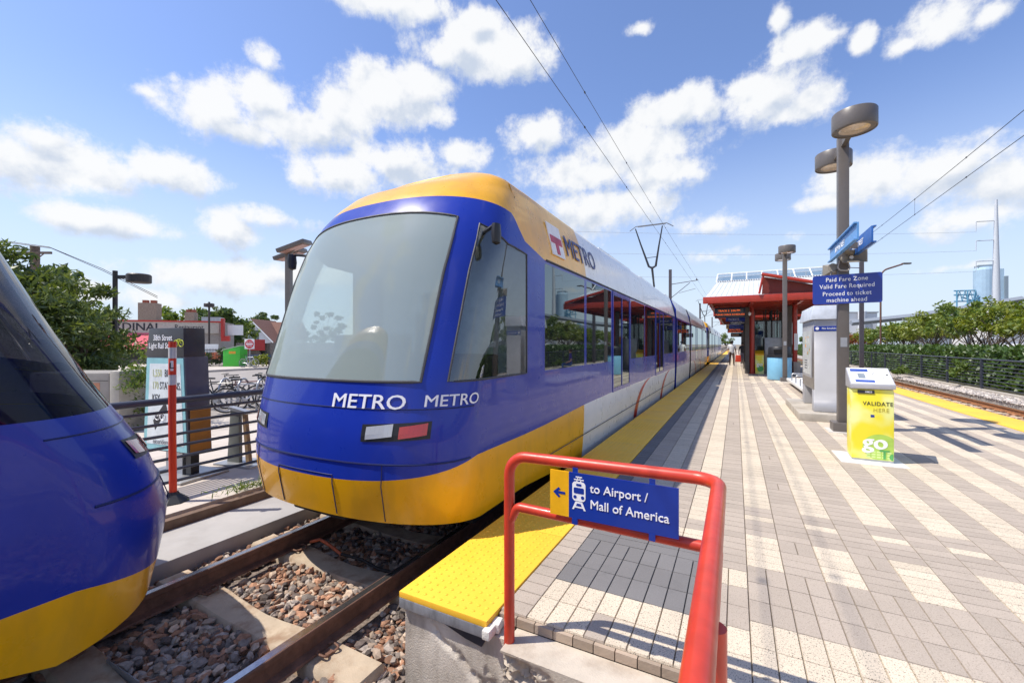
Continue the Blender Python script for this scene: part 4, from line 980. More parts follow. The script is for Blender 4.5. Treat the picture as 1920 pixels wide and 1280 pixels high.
# ---------------------------------------------------------- canopy shelters
ROOFM = pm('standing_seam_metal', (.66, .69, .70), .42, .15, var=.05, scale=1)
SKYL = clearglass('frosted_skylight', (.72, .80, .84), .25, .15)
CANR = pm('canopy_red_paint', (.42, .035, .016), .38, var=.08, coat=.2)
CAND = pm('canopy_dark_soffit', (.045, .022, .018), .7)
SGL = clearglass('shelter_glass', (.55, .60, .58), .10)
BRK = pm('shelter_brown_panel', (.10, .085, .075), .7)
def shelter(label, loc, L=11., dormer=True, group='red-framed platform canopies'):
    t = thing('shelter', label, 'platform canopy', loc, group=group)      # local x 0 = platform centre, y 0 = front eave
    W0, W1, z0, z1, z2 = 3.10, 2.70, 3.86, 5.10, 5.78
    b = MB()
    for (ya, yb) in ((0., 4.0), (L, L-4.0)):
        P = [(-W0, ya, z0), (W0, ya, z0), (W1, yb, z1), (-W1, yb, z1)]
        off = .07; b.prism(P if ya < yb else P[::-1], (0, 0, off))
        n = 26
        for i in range(n+1):
            f = i/n; p0 = Vector((-W0+2*W0*f, ya, z0+off)); p1 = Vector((-W1+2*W1*f, yb, z1+off)); b.tube([tuple(p0), tuple(p1)], .022, 4)
    b.bb(-W1, W1, 4.0, L-4.0, z1-.02, z1+.06)
    b.build('metal_roof', ROOFM, t)
    s = MB(); gl = MB()
    for (ya, yb) in ((4.0, 4.9), (L-4.0, L-4.9)):
        for i in range(8):
            x0 = -W1+2*W1*i/7
            s.tube([(x0, ya, z1+.09), (x0*.98, yb, z2)], .035, 5)
        s.tube([(-W1, ya, z1+.10), (W1, ya, z1+.10)], .05, 5); s.tube([(-W1*.98, yb, z2), (W1*.98, yb, z2)], .04, 5)
        for i in range(45): s.box((-W1+.1+i*.12, ya-.05*(1 if ya < yb else -1), z1+.115), (.06, .05, .03), mi=1)
        gl.poly([(-W1, ya, z1+.1), (W1, ya, z1+.1), (W1*.98, yb, z2-.01), (-W1*.98, yb, z2-.01)])
    s.build('skylight_frame', [WHITE, BLACK], t); gl.build('skylight', SKYL, t)
    e = MB()
    for ya in (-.06, L+.06): e.bb(-W0-.06, W0+.06, ya-.06, ya+.06, z0-.24, z0+.09)
    e.build('eave_beam', CANR, t, bevel=.02)
    r = MB()
    for x in (-W0+.3, -1.0, 1.0, W0-.3): r.bb(x-.06, x+.06, .05, L-.05, z0-.28, z0-.02)
    for i in range(1, 8): y = L*i/8; r.bb(-W0+.1, W0-.1, y-.05, y+.05, z0-.20, z0-.03)
    r.build('roof_frame', CANR, t)
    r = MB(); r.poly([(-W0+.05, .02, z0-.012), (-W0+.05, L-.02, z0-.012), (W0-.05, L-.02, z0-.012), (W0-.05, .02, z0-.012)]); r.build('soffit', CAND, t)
    for x in (-.92, 1.02):
        for y in (3.0, L-3.0):
            c = MB(); c.tube([(x, y, .0), (x, y, z0-.25)], .115, 14); c.lathe((x, y, 0), [(.19, .0), (.19, .05), (.12, .07)], 14); c.build('column', CANR, t, True)
            c = MB(); c.bb(x-.33, x-.13, y-.12, y+.1, 0, z0-.26); c.build('column', BRK, t)
            c = MB(); c.bb(x-.36, x+.05, y+.12, y+.6, 0, .62); c.build('plinth', CONC, t, bevel=.02)
    # windscreen with dark mullions and cross walls
    gz = MB(); fr = MB()
    for (x0, x1, y) in ((-.75, .9, 4.6), (-.75, .9, L-4.6)):
        gz.bb(x0, x1, y-.01, y+.01, .35, 2.9)
        for i in range(4): xx = x0+(x1-x0)*i/3; fr.bb(xx-.03, xx+.03, y-.035, y+.035, .0, 3.55)
        for z in (.33, 2.92): fr.bb(x0, x1, y-.03, y+.03, z-.03, z+.03)
    gz.bb(.08, .10, 4.65, L-4.65, .35, 2.9)
    for y in (4.6, 5.3, 6.0): fr.bb(.05, .13, y-.03, y+.03, 0, 3.5)
    gz.build('glass_screen', SGL, t); fr.build('mullions', BLACK, t)
    cb = MB(); cb.bb(-.30, .62, 3.6, 4.1, .0, 1.95); cb.build('steel_cabinet', pm('brushed_cabinet', (.30, .29, .28), .35, .6), t, bevel=.02)
    pb = MB(); pb.bb(.9, 1.18, 2.2, 2.5, 0, .70); pb.build('pedestal', CONC, t, bevel=.02)
    pn_ = MB(); pn_.bb(.98, 1.14, 2.86, 2.88, 1.3, 2.15); pn_.build('notice_plate', WHITE, t)
    if dormer:
        A = (-.55, -.20, 4.86); Lf = (-.72, -.16, 3.98); Rt = (2.95, -.12, 3.98)
        d = MB(); d.tube([A, Lf], .05, 6); d.tube([(-.62, -.22, 4.90), (3.05, -.14, 3.98)], .085, 6); d.build('gable_beams', CANR, t)
        d = MB(); d.prism([(-.55, .05, 4.80), (-.60, .05, 3.98), (2.75, .05, 3.98)], (0, .05, 0)); d.build('gable_infill', pm('gable_dark_red', (.16, .02, .012), .6), t)
        d = MB(); d.poly([(-.55, -.2, 4.88), (2.95, -.12, 4.02), (2.7, 1.5, 4.4), (-.4, 2.9, 4.92)]); d.build('gable_roof', ROOFM, t)
    return t
sh = shelter('near red-framed platform canopy with white seamed roof and skylight strip', (1.69, 23.5, 0), 11.)
shelter('second red-framed canopy farther along the platform, behind the near one', (1.69, 37.5, 0), 12., False)

# hanging signs along the canopies
LEDO = pm('amber_led', (1., .16, .02), .5, var=0, emit=.7)
def hang(name, label, x0, x1, y, z0, z1, mat, parts, cat='sign'):
    t = thing(name, label, cat, ((x0+x1)/2, y, (z0+z1)/2)); w, h = (x1-x0)/2, (z1-z0)/2
    b = MB(); b.bb(-w, w, 0, .12, -h, h); b.build('housing', mat, t, bevel=.01)
    r = MB()
    for s in (-1, 1): r.tube([(s*w*.7, .06, h), (s*w*.7, .06, 3.62-(z0+z1)/2)], .015, 6)
    r.build('hanger', BLACK, t)
    for (s, sz, x, z, m, al) in parts: text(s, sz, t, (x, -.004, z), (R(90), 0, 0), m, al, bold=.015)
    return t
DH = pm('display_housing', (.012, .012, .03), .4)
t = hang('information_display', 'wide dark departure display with amber text under the front eave', -1.0, .44, 25.0, 2.98, 3.50, DH, [('TRACK 2  2:06 PM', .13, -.55, .10, LEDO, 'LEFT'), ('PLEASE CHECK SCHEDULES', .11, 0, -.10, LEDO, 'CENTER')], 'display')
b = MB(); b.bb(-.62, .62, -.002, -.0005, -.2, .2); b.build('screen', pm('screen_grey', (.05, .05, .055), .3), t)
b = MB(); b.lathe((.62, 25.0, 3.15), [(0, -.1), (.06, -.06), (.07, .05), (0, .12)], 10); tag(b.build('security_camera', WHITE, smooth=True), 'small white dome camera beside the departure display', 'camera')
hang('hanging_sign', 'dark blue TICKETS sign hanging behind the departure display', -.53, .49, 28.0, 2.92, 3.14, SIGNB, [('TICKETS', .15, -.1, 0, SIGNW, 'CENTER')])
t = hang('hanging_sign', 'dark hanging sign with a line of white lettering below the TICKETS sign', -.36, .50, 30.2, 2.84, 3.03, DH, [])
b = MB(); q = random.Random(2); x = -.36
while x < .40: w_ = q.uniform(.02, .05); b.bb(x, x+w_, -.003, -.0005, -.045, .03+q.choice([0, .02])); x += w_+.012
b.build('lettering', SIGNW, t)
t = hang('hanging_sign', 'hanging blue direction sign with a yellow arrow square at its left end', -.45, .56, 34.0, 2.68, 2.98, SIGNB, [])
b = MB(); b.bb(-.68, -.506, 0, .1, -.15, .15); b.build('arrow_panel', YSGN, t)
b = MB(); b.prism([(-.655, -.003, 0), (-.60, -.003, .07), (-.60, -.003, .02), (-.53, -.003, .02), (-.53, -.003, -.02), (-.60, -.003, -.02), (-.60, -.003, -.07)], (0, .002, 0)); b.build('arrow', SIGNB, t)
text('to Airport / Mall of America', .075, t, (0, -.004, 0), (R(90), 0, 0), SIGNW)
hang('information_display', 'smaller departure display with two amber lines farther down the canopy', -.60, .52, 38.0, 2.50, 2.84, DH, [('TRACK 2  2:06 PM', .10, -.45, .07, LEDO, 'LEFT'), ('PLEASE CHECK SCHEDULES', .085, 0, -.08, LEDO, 'CENTER')], 'display')
t = hang('hanging_sign', 'farthest hanging sign, pale panel under the second canopy', -.43, .43, 44.0, 2.26, 2.62, DH, [])
b = MB(); b.bb(-.36, .25, -.002, -.0005, -.08, .06); b.build('lit_panel', pm('pale_tan_panel', (.55, .42, .30), .5), t)

# ---------------------------------------------------------- people
SKIN1 = pm('brown_skin', (.20, .10, .065), .6); SKIN2 = pm('fair_skin', (.55, .33, .24), .6); HAIR = pm('black_hair', (.012, .01, .01), .7)
def person(label, loc, rz, shirt, legs, skin, pose='walk', shorts=False, group=None, hair=HAIR):
    J = {'pel': (0, 0, .93), 'wai': (0, .0, 1.08), 'che': (0, .01, 1.30), 'nek': (0, .0, 1.47), 'he1': (0, -.015, 1.56), 'he2': (0, -.02, 1.65), 'he3': (0, -.005, 1.71)}
    rad = {'pel': .15, 'wai': .14, 'che': .155, 'nek': .058, 'he1': .075, 'he2': .092, 'he3': .07}
    E = [('pel', 'wai', 'S'), ('wai', 'che', 'S'), ('che', 'nek', 'S'), ('nek', 'he1', 'K'), ('he1', 'he2', 'K'), ('he2', 'he3', 'K')]
    for s, n in ((1, 'r'), (-1, 'l')):
        st = (.16 if pose == 'walk' else .02)*s
        if pose == 'sit':
            hip, kn, an, to = (.09*s, 0, .50), (.11*s, -.45, .52), (.11*s, -.42, .09), (.11*s, -.60, .04)
        else: hip, kn, an, to = (.09*s, 0, .88), (.10*s, -.04-st*.6, .48), (.10*s, .03-st, .09), (.10*s, -.13-st, .035)
        dz = -.43 if pose == 'sit' else 0
        J.update({'hi'+n: hip, 'kn'+n: kn, 'an'+n: an, 'to'+n: to, 'sh'+n: (.175*s, 0, 1.41), 'sl'+n: (.215*s, .0, 1.24), 'el'+n: (.24*s, .03+st*.3, 1.12), 'wr'+n: (.24*s, -.10+st*.5, .90), 'pa'+n: (.235*s, -.13+st*.5, .84)})
        if pose == 'sit': J['wr'+n] = (.16*s, -.22, 1.0); J['pa'+n] = (.14*s, -.28, .97)
        rad.update({'hi'+n: .095, 'kn'+n: .062, 'an'+n: .042, 'to'+n: .038, 'sh'+n: .068, 'sl'+n: .058, 'el'+n: .045, 'wr'+n: .030, 'pa'+n: .032})
        E += [('pel', 'hi'+n, 'L'), ('hi'+n, 'kn'+n, 'L'), ('kn'+n, 'an'+n, 'K' if shorts else 'L'), ('an'+n, 'to'+n, 'B'), ('che', 'sh'+n, 'S'), ('sh'+n, 'sl'+n, 'S'), ('sl'+n, 'el'+n, 'K'), ('el'+n, 'wr'+n, 'K'), ('wr'+n, 'pa'+n, 'K')]
        for k, (dx, dl) in enumerate(((-.025, .06), (-.009, .075), (.008, .072), (.023, .058), (-.045, .03))):
            p = Vector(J['pa'+n]); a = 'f%d%s' % (k, n); J[a] = tuple(p+Vector((dx*.5, dx*.6, -.03-dl*.6 if pose != 'sit' else -.03-dl*.3))); rad[a] = .010; E.append(('pa'+n, a, 'K'))
    if pose == 'sit':
        for k in list(J):
            if k[:2] not in ('hi', 'kn', 'an', 'to'): x, y, z = J[k]; J[k] = (x, y, z-.41)
    ks = list(J); me = bpy.data.meshes.new('person'); me.from_pydata([J[k] for k in ks], [(ks.index(a), ks.index(b_)) for a, b_, _ in E], [])
    t = thing('person', label, 'person', loc, rz, group)
    o = bpy.data.objects.new('body', me); COL.objects.link(o)
    m = o.modifiers.new('skin', 'SKIN'); m.use_smooth_shade = True; sv = me.skin_vertices[0].data
    for i, k in enumerate(ks): sv[i].radius = (rad[k]*(1.12 if k in ('pel', 'wai', 'che') else 1), rad[k]*(.8 if k in ('pel', 'wai', 'che') else 1)); sv[i].use_root = (k == 'pel')
    o.modifiers.new('sub', 'SUBSURF').levels = 1
    dg = bpy.context.evaluated_depsgraph_get(); m2 = bpy.data.meshes.new_from_object(o.evaluated_get(dg)); bpy.data.objects.remove(o)
    slots = {'S': 0, 'L': 1, 'K': 2, 'B': 3}; m2.materials.clear()
    for mm_ in (shirt, legs, skin, BLACK): m2.materials.append(mm_)
    A = np.array([J[a] for a, _, _ in E]); Bv = np.array([J[b_] for _, b_, _ in E]); rr_ = np.array([(rad[a]+rad[b_])/2 for a, b_, _ in E])
    for p in m2.polygons:
        c = np.array(p.center); d = Bv-A; tt = np.clip(((c-A)*d).sum(1)/(d*d).sum(1), 0, 1); dist = np.linalg.norm(A+d*tt[:, None]-c, axis=1)-rr_
        p.material_index = slots[E[int(dist.argmin())][2]]; p.use_smooth = True
    ob = bpy.data.objects.new('body', m2); COL.objects.link(ob); ob.parent = t
    hz = J['he2']; h = MB(); h.lathe((hz[0], hz[1]+.018, hz[2]-.02), [(.098, -.03), (.107, .03), (.095, .09), (.05, .125), (0, .132)], 14); h.build('hair', hair, t, True)
    f = MB(); fz = hz[2]-.01
    for s in (-1, 1): f.lathe((.032*s, hz[1]-.088, fz), [(0, -.008), (.010, 0), (0, .008)], 8)
    f.box((0, hz[1]-.102, fz-.035), (.022, .03, .04)); f.box((0, hz[1]-.086, fz-.075), (.05, .012, .01)); f.build('face', pm('face_detail', (.05, .03, .025), .6), t)
    return t
WSH = pm('white_tee_cloth', (.72, .73, .76), .85); BRN = pm('brown_trousers', (.075, .04, .03), .85); BKC = pm('black_cloth', (.02, .02, .024), .85); GRY = pm('grey_jeans', (.10, .10, .14), .85); REDC = pm('red_cloth', (.42, .03, .03), .8); JEAN = pm('blue_jeans', (.04, .09, .28), .85); PUR = pm('purple_cloth', (.10, .06, .33), .85)
p = person('man in a white t-shirt and dark trousers walking along the platform', (-.28, 36.0, 0), R(8), WSH, BRN, SKIN1); p.scale = (1.12, 1.12, 1.06)
person('woman in a black top and grey trousers walking behind the man in white', (.46, 39.2, 0), R(-5), BKC, GRY, SKIN1)
person('figure in red half hidden behind the walking woman', (.88, 41.5, 0), R(10), REDC, BKC, SKIN1)
t = thing('shopping_bag', 'red carrier bag held at the side of the man in white', 'bag', (.14, 35.9, .28)); b = MB()
b.prism([(-.2, -.06, 0), (.2, -.06, 0), (.17, -.05, .5), (-.17, -.05, .5)], (0, .14, 0)); b.build('bag_body', pm('bright_red_bag', (.62, .05, .02), .6), t, bevel=.015)
b = MB(); b.tube([(-.10, 0, .5), (-.07, 0, .72), (.07, 0, .72), (.10, 0, .5)], .008, 6); b.build('handle', REDC, t)
person('seated person in purple top and blue jeans behind the ticket machine', (4.02, 22.3, 0), R(68), PUR, JEAN, SKIN2, 'sit', hair=pm('auburn_hair', (.12, .05, .03), .7))
t = thing('bench', 'plain bench under the person in purple, hidden behind the ticket machine', 'bench', (4.1, 22.3, 0)); b = MB(); b.bb(-.6, .35, -.25, .25, .36, .415); b.build('seat', STEEL, t); 
for x in (-.5, .25): b = MB(); b.bb(x-.04, x+.04, -.2, .2, 0, .36); b.build('leg', GREYP, t)
# ============================================================ RIGHT SIDE
def bar_fence(label, x, y0, y1, step, z0, z1, nbar, group=None, k_=1.):
    t = thing('fence', label, 'fence', (x, y0, z0), group=group); H = z1-z0; n = int(round((y1-y0)/step))
    for i in range(n+1):
        p = MB(); y = i*step; p.bb(-.035, .035, y-.06, y-.012, 0, H+.03); p.bb(-.022, .022, y+.055, y+.085, .06, H-.1)
        p.prism([(0-.02, y-.01, H-.10), (-.02, y+.05, H-.04), (-.02, y+.09, H-.04), (-.02, y+.09, H-.07), (-.02, y-.01, H-.16)], (.04, 0, 0)); p.build('post', FENCE, t)
    for i in range(n):
        a = i*step+.07; c = (i+1)*step-.061; r = MB()
        for k in range(nbar): z = .10+(H-.24)*k/(nbar-1); r.tube([(0, a, z), (0, c, z)], .015*k_, 7)
        r.build('rail_panel', FENCE, t, True)
    r = MB(); r.tube([(0, -.06, H), (0, n*step, H)], .032*k_, 10); r.build('top_rail', FENCE, t, True)
    return t
bar_fence('blue-grey bar fence along the right track in front of the clipped hedge', 8.9, 18.0, 72, 3.2, -.22, .98, 8)
bar_fence('dark blue-grey bar fence on the left sidewalk behind the red marker post', -6.55, -1.55, 14.0, 3.55, -.30, .86, 7, None, 1.4)
LG1 = leafmat('yellow_green_leaves', (.09, .16, .018), (.30, .32, .04)); LG2 = leafmat('hedge_leaves', (.04, .095, .02), (.12, .19, .045)); LG3 = leafmat('deep_green_leaves', (.03, .07, .018), (.12, .18, .045)); LG4 = leafmat('orange_leaves', (.20, .06, .02), (.32, .12, .03)); LG5 = leafmat('mid_green_leaves', (.07, .14, .025), (.20, .26, .05))
t = thing('hedge', 'long clipped green hedge behind the right fence', 'hedge', (10.9, 45, -.3)); r_ = np.random.default_rng(4); n = 26000
yy = 14+100*r_.random(n)**1.5-45; fx = r_.random(n); xx = np.where(fx < .45, -1.35+.2*r_.random(n), -1.3+2.6*r_.random(n)); zz = np.where(fx < .45, .1+1.6*r_.random(n), 1.45+.3*r_.random(n)+.09*np.sin(yy*1.7)+.06*np.sin(yy*4.1))
leaves('foliage', np.stack([xx, yy, zz], 1), .11, LG2, t, 3, asp=.55)
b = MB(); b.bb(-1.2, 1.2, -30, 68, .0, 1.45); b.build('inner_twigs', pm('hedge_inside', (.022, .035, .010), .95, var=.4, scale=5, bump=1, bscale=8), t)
RL = [('rounded yellow-green street tree at the right frame edge', 38.0, 4.7, 2.5, LG1, 21), ('spreading yellow-green tree, second from the right edge', 42.5, 5.1, 2.7, LG1, 22), ('tall lacy tree in front of the steel power pole', 47.2, 5.5, 2.6, LG5, 23), ('bushy yellow-green tree left of the lacy one', 52.3, 4.9, 2.8, LG1, 24), ('wide yellowish tree in the middle of the right row', 57.6, 4.8, 2.8, LG1, 25), ('mid green tree just right of the curved street light', 63.2, 4.5, 2.7, LG5, 26), ('small green tree beneath the curved street light', 69.5, 4.3, 2.6, LG5, 27), ('far green tree behind the catenary mast', 76, 4.3, 2.6, LG1, 28)]
for (lab, y, h, rd, m, sd) in RL: tree('street_tree', lab, 'tree', (17+math.sin(sd)*.5, y, -.3), h, (rd, rd, h*.36), m, sd, 2600, 34, .62, .15, h*.30, .10, 'trees beyond the right hedge', low=-.35, stems=3)
for (lab, x, y, h, rd, m, sd) in (('small orange-leaved tree beside the catenary mast', 16.6, 83.5, 3.7, 1.9, LG4, 31), ('green tree far behind the ticket machine', 15.8, 95, 4.6, 2.4, LG3, 32), ('tree far back between canopy column and ticket machine', 14.5, 112, 4.4, 2.6, LG5, 33)):
    tree('tree', lab, 'tree', (x, y, -.3), h, (rd, rd, h*.38), m, sd, 1500, 24, .6, .17, h*.3, .09)
t = thing('shrub', 'small round green shrub growing in the gravel by the right fence', 'shrub', (8.45, 31.3, -.32)); C, L = clumps(10, 900, (.55, .7, .38), .2, 41, (0, 0, .36), -.3); leaves('foliage', L, .06, LG5, t, 41)
t = thing('shrub', 'thin leafy weed climbing through the right fence bars', 'shrub', (8.75, 26.2, -.3)); C, L = clumps(9, 420, (.3, .9, .6), .22, 42, (0, 0, .55), -.9); leaves('foliage', L, .065, LG5, t, 42)

# street lights, masts and wires
t = thing('street_light', 'curved-arm street light rising behind the blue notice sign', 'street light', (13.5, 57.9, -.3))
b = MB(); b.tube(fillet([(0, 0, 0), (0, 0, 9.4), (2.1, .9, 10.15)], 1.2, 8), [.10]*1+[.075]*10, 8) if False else b.tube(fillet([(0, 0, 0), (0, 0, 9.6), (2.0, .9, 10.3)], 1.0, 8), .085, 8); b.build('pole', pm('brown_mast_paint', (.14, .07, .05), .6), t, True)
b = MB(); b.box((2.35, 1.05, 10.36), (.8, .34, .16), rz=.42); b.build('lamp_head', GREYP, t, bevel=.04)
t = thing('street_light', 'distant pale street light above the row of trees', 'street light', (34.3, 108, -.3))
b = MB(); b.tube(fillet([(0, 0, 0), (0, 0, 3.1), (-3.4, -1, 3.5)], .8, 6), .09, 7); b.build('pole', STEEL, t, True); b = MB(); b.box((-3.6, -1.05, 3.5), (.9, .35, .15), rz=.3); b.build('lamp_head', GREYP, t)
MAST = pm('catenary_mast_paint', (.075, .065, .075), .5)
def mast(label, x, y, h, side, reach, group):
    t = thing('catenary_mast', label, 'mast', (x, y, -.4), group=group)
    b = MB(); b.bb(-.13, .13, -.13, .13, 0, h+.4); b.build('mast_post', MAST, t)
    b = MB(); s = side; b.tube([(s*.13, 0, 7.9), (s*(reach+.15), 0, 8.15)], .035, 6); b.tube([(s*.13, 0, 6.6), (s*reach*.75, 0, 7.95)], .03, 6); b.tube([(s*.8, 0, 7.0), (s*(reach-.1), 0, 7.35)], .02, 6); b.lathe((s*reach, 0, 8.22), [(.03, -.08), (.07, 0), (.03, .12)], 8); b.build('bracket_arm', MAST, t)
    return t
mast('dark catenary mast with bracket arm rising just behind the tram roof', -5.75, 44.6, 8.95, 1, 2.4, 'catenary masts along the left track')
mast('second catenary mast, small beyond the tram pantograph', -5.75, 84, 8.95, 1, 2.4, 'catenary masts along the left track')
mast('third and smallest catenary mast far down the left track', -5.75, 128, 8.95, 1, 2.4, 'catenary masts along the left track')
mast('tall grey catenary mast behind the tall lamp post', 8.6, 41.8, 8.7, -1, 1.9, 'catenary masts along the right track')
WIRE = pm('overhead_wire', (.03, .03, .035), .6)
def wire(label, x, z, y0, y1, mast_y, sag, group):
    P = []; n = 120
    for i in range(n+1):
        y = y0+(y1-y0)*i/n; f = ((y-mast_y) % 40)/40; P.append((x, y, z-sag*4*f*(1-f)))
    b = MB(); b.tube(P, .010 if x > 0 else .0065, 5)
    q = random.Random(int(x*10+z*100)); yy = y0+4.5
    while yy < min(y1, 90): f = ((yy-mast_y) % 40)/40; b.box((x, yy, z-sag*4*f*(1-f)), (.022, .07, .04)); yy += 4.6
    return tag(b.build('overhead_wire', WIRE), label, 'wire', group)
def droppers(label, x, z0, z1, y0, y1, sag, mast_y):
    b = MB(); yy = y0+4.5
    while yy < y1: f = ((yy-mast_y) % 40)/40; b.tube([(x, yy, z0), (x, yy, z1-sag*4*f*(1-f))], .005, 4); yy += 9.2
    return tag(b.build('dropper_wires', WIRE), label, 'wire')
wire('upper messenger wire over the tram, running to the top of the sky', TX, 7.95, -8, 200, 44.6, .12, 'overhead wires of the tram track')
wire('lower contact wire over the tram, left one of the pair', TX, 7.02, -8, 200, 44.6, 0, 'overhead wires of the tram track')
wire('upper messenger wire at the right, entering from the frame edge', 6.75, 8.02, -8, 200, 41.8, .25, 'overhead wires of the right track')
wire('lower contact wire at the right, under the messenger wire', 6.75, 7.12, -8, 200, 41.8, 0, 'overhead wires of the right track')
droppers('thin droppers tying the two right overhead wires', 6.75, 7.12, 8.02, -8, 80, .25, 41.8)

# far right: power pole, silo, conveyor, halls
PALE = pm('pale_steel_pole', (.55, .58, .62), .5); t = thing('power_pole', 'tall pale steel power pole with three side arms above the right trees', 'power pole', (64.8, 169.6, -.3))
b = MB(); b.tube([(0, 0, 0), (0, 0, 22), (0, 0, 42.5)], [1.15, .75, .3], 12); b.build('pole', PALE, t, True)
for z in (36.6, 31.2, 25.4):
    b = MB(); b.tube([(-.3, 0, z), (-4.9, -2.4, z-.25)], .13, 6); b.tube([(-4.9, -2.4, z-.25), (-4.95, -2.42, z-2.9)], .10, 6); b.build('side_arm', PALE, t)
for k, z in enumerate((33.4, 28.1, 22.3)):
    b = MB(); P = [(59.9-i*13, 167-i*9, z-.3-6*(i/8)*(1-i/16)*1.2) for i in range(9)]; b.tube(P, .035, 4); tag(b.build('power_line', pm('thin_pale_line', (.42, .46, .52), .6)), ('top', 'middle', 'lowest')[k]+' thin power line leaving the tall steel pole to the left', 'power line', 'lines of the steel power pole')
SIL = pm('pale_blue_silo', (.36, .50, .62), .7, var=.08, scale=.3); t = thing('silo_tower', 'pale blue silo tower behind the steel power pole', 'industrial tower', (103.4, 280.2, -.3))
b = MB(); b.lathe((0, 0, 0), [(3.9, 0), (3.9, 36.5), (3.3, 37.8), (0, 38.2)], 20); b.bb(0, 5.5, -2, 3, 0, 36.6); b.build('drum', SIL, t)
b = MB(); b.bb(-4.3, 7.5, -4.2, -2.6, 18.6, 19.1); b.bb(3, 7.2, -4, 0, 19.2, 22.5); b.bb(5.4, 6.5, -3, 0, 19, 33)
for x in range(-4, 8): b.bb(x-.05, x+.05, -4.15, -4.05, 19.1, 20.3)
b.bb(-4.3, 7.5, -4.2, -4.1, 20.2, 20.35); b.bb(-3, 3, -2, 2, 37.5, 38.8); b.build('platform', pm('silo_grey_steel', (.22, .28, .33), .7), t)
LAT = pm('blue_lattice', (.12, .32, .46), .6); t = thing('conveyor', 'blue lattice conveyor leading up to the silo tower', 'conveyor', (96, 276, -.3)); b = MB()
for (p0, p1) in (((-9, -3, 14.5), (6, 2, 25)), ((-9, -3, 12.9), (6, 2, 23.4)), ((-2, 0, 24), (7, 2, 20)), ((-5, -1, 27), (3, 1, 27)), ((-5, -1, 25), (3, 1, 25)), ((-5, -1, 22), (3, 1, 22)), ((0, 0, 0), (0, 0, 27)), ((-4, -1, 0), (-4, -1, 27)), ((3, 1, 0), (3, 1, 27))): b.tube([p0, p1], .32, 5)
for i in range(12): f = i/12; g2 = (i+1)/12; b.tube([(-9+15*f, -3+5*f, 14.5+10.5*f-(1.6 if i % 2 else 0)), (-9+15*g2, -3+5*g2, 14.5+10.5*g2-(0 if i % 2 else 1.6))], .18, 4)
for i in range(8): b.tube([(-4+i, -1+.25*i, 22+(5 if i % 2 else 0)), (-3+i, -.75+.25*i, 22+(0 if i % 2 else 5))], .16, 4)
b.build('lattice', LAT, t); b = MB(); b.box((-13, -4, 7.2), (20, 7, 14.4), rz=.3); b.build('machine_house', pm('pale_machine_house', (.45, .50, .54), .8), t)
HALL = pm('pale_grey_hall_wall', (.60, .59, .57), .8, var=.06, scale=.2)
t = thing('warehouse', 'beige concrete hall at the far right beyond the trees', 'building', (92, 219, -.3), R(27)); b = MB(); b.bb(-7, 30, 0, 20, 0, 15.6); b.build('wall', HALL, t)
b = MB(); b.bb(-7.4, 30.4, -.4, 20.4, 15.6, 16.5); b.build('parapet', pm('hall_parapet', (.42, .40, .37), .8), t)
b = MB(); [b.bb(-6.9+4*i, -6.7+4*i, -.06, .0, 0, 15.5) for i in range(9)]; b.build('panel_joint', pm('hall_joint', (.34, .33, .31), .8), t)
t = thing('gallery', 'long grey covered gallery sloping above the right trees', 'conveyor gallery', (61, 186, -.3)); b = MB(); b.tube([(-26, -2, 9.2), (-8, 4, 11.2), (24, 20, 17.0)], 1.0, 4); b.build('gallery_tube', pm('gallery_grey', (.24, .27, .31), .7), t)
b = MB(); [b.tube([(x, y, 0), (x, y, z)], .35, 6) for x, y, z in ((-20, 0, 9.5), (-6, 5, 11), (8, 12, 14))]; b.build('support', STEEL, t)
WB = pm('white_shed_wall', (.74, .75, .76), .8, var=.03); t = thing('warehouse', 'white industrial hall low behind the catenary mast', 'building', (38.5, 195, -.3), R(20)); b = MB(); b.bb(-6.5, 7, 0, 14, 0, 13.2); b.build('wall', WB, t)
b = MB(); b.lathe((1.2, -1.5, 0), [(1.3, 0), (1.3, 13.6), (0, 14.2)], 14); b.build('silo', pm('white_tank', (.62, .64, .67), .6), t, True)
b = MB(); b.bb(-6.8, 7.3, -.3, 14.3, 13.2, 13.6); b.build('roof_edge', STEEL, t)
t = thing('warehouse', 'long low white building glimpsed under the right tree crowns', 'building', (44, 82, -.3), R(12)); b = MB(); b.bb(-8, 34, 0, 12, 0, 2.5); b.build('wall', WB, t); b = MB(); b.bb(-8.3, 34.3, -.3, 12.3, 2.5, 2.75); b.build('roof', STEEL, t)
tree('tree', 'round light green tree at the far end of the tracks beside the walking man', 'tree', (-2.9, 157, -.4), 5.6, (2.2, 2.2, 2.4), LG5, 35, 1600, 24, .7, .2, 1.4, .12)

# ============================================================ LEFT SIDE
ORG = pm('orange_marker_plastic', (.68, .045, .012), .4, var=.05); REFL = pm('silver_reflective_band', (.62, .60, .57), .35, .2)
t = thing('marker_post', 'tall red flexible marker post with two white bands, in front of the left fence', 'marker post', (-6.02, 2.66, -.31))
b = MB(); b.tube([(0, 0, .08), (-.02, 0, 1.0), (-.012, .0, 1.94)], .040, 18); b.build('post', ORG, t, True)
b = MB(); b.lathe((0, 0, 0), [(.17, 0), (.165, .02), (.07, .10), (.055, .13)], 8); b.build('base', BLACK, t)
for z0, z1 in ((1.74, 1.87), (1.42, 1.54)): b = MB(); b.tube([(-.0145, 0, z0), (-.0135, 0, z1)], .0412, 18, caps=False); b.build('reflective_band', REFL, t, True)
b = MB(); b.prism([(.026, -.036, 1.59), (.034, -.012, 1.59), (.034, -.012, 1.71), (.026, -.036, 1.71)], (.006, -.006, 0)); b.build('label_plate', WHITE, t)
text('L', .10, t, (.038, -.034, 1.65), (R(90), 0, R(70)), INK, bold=.03)
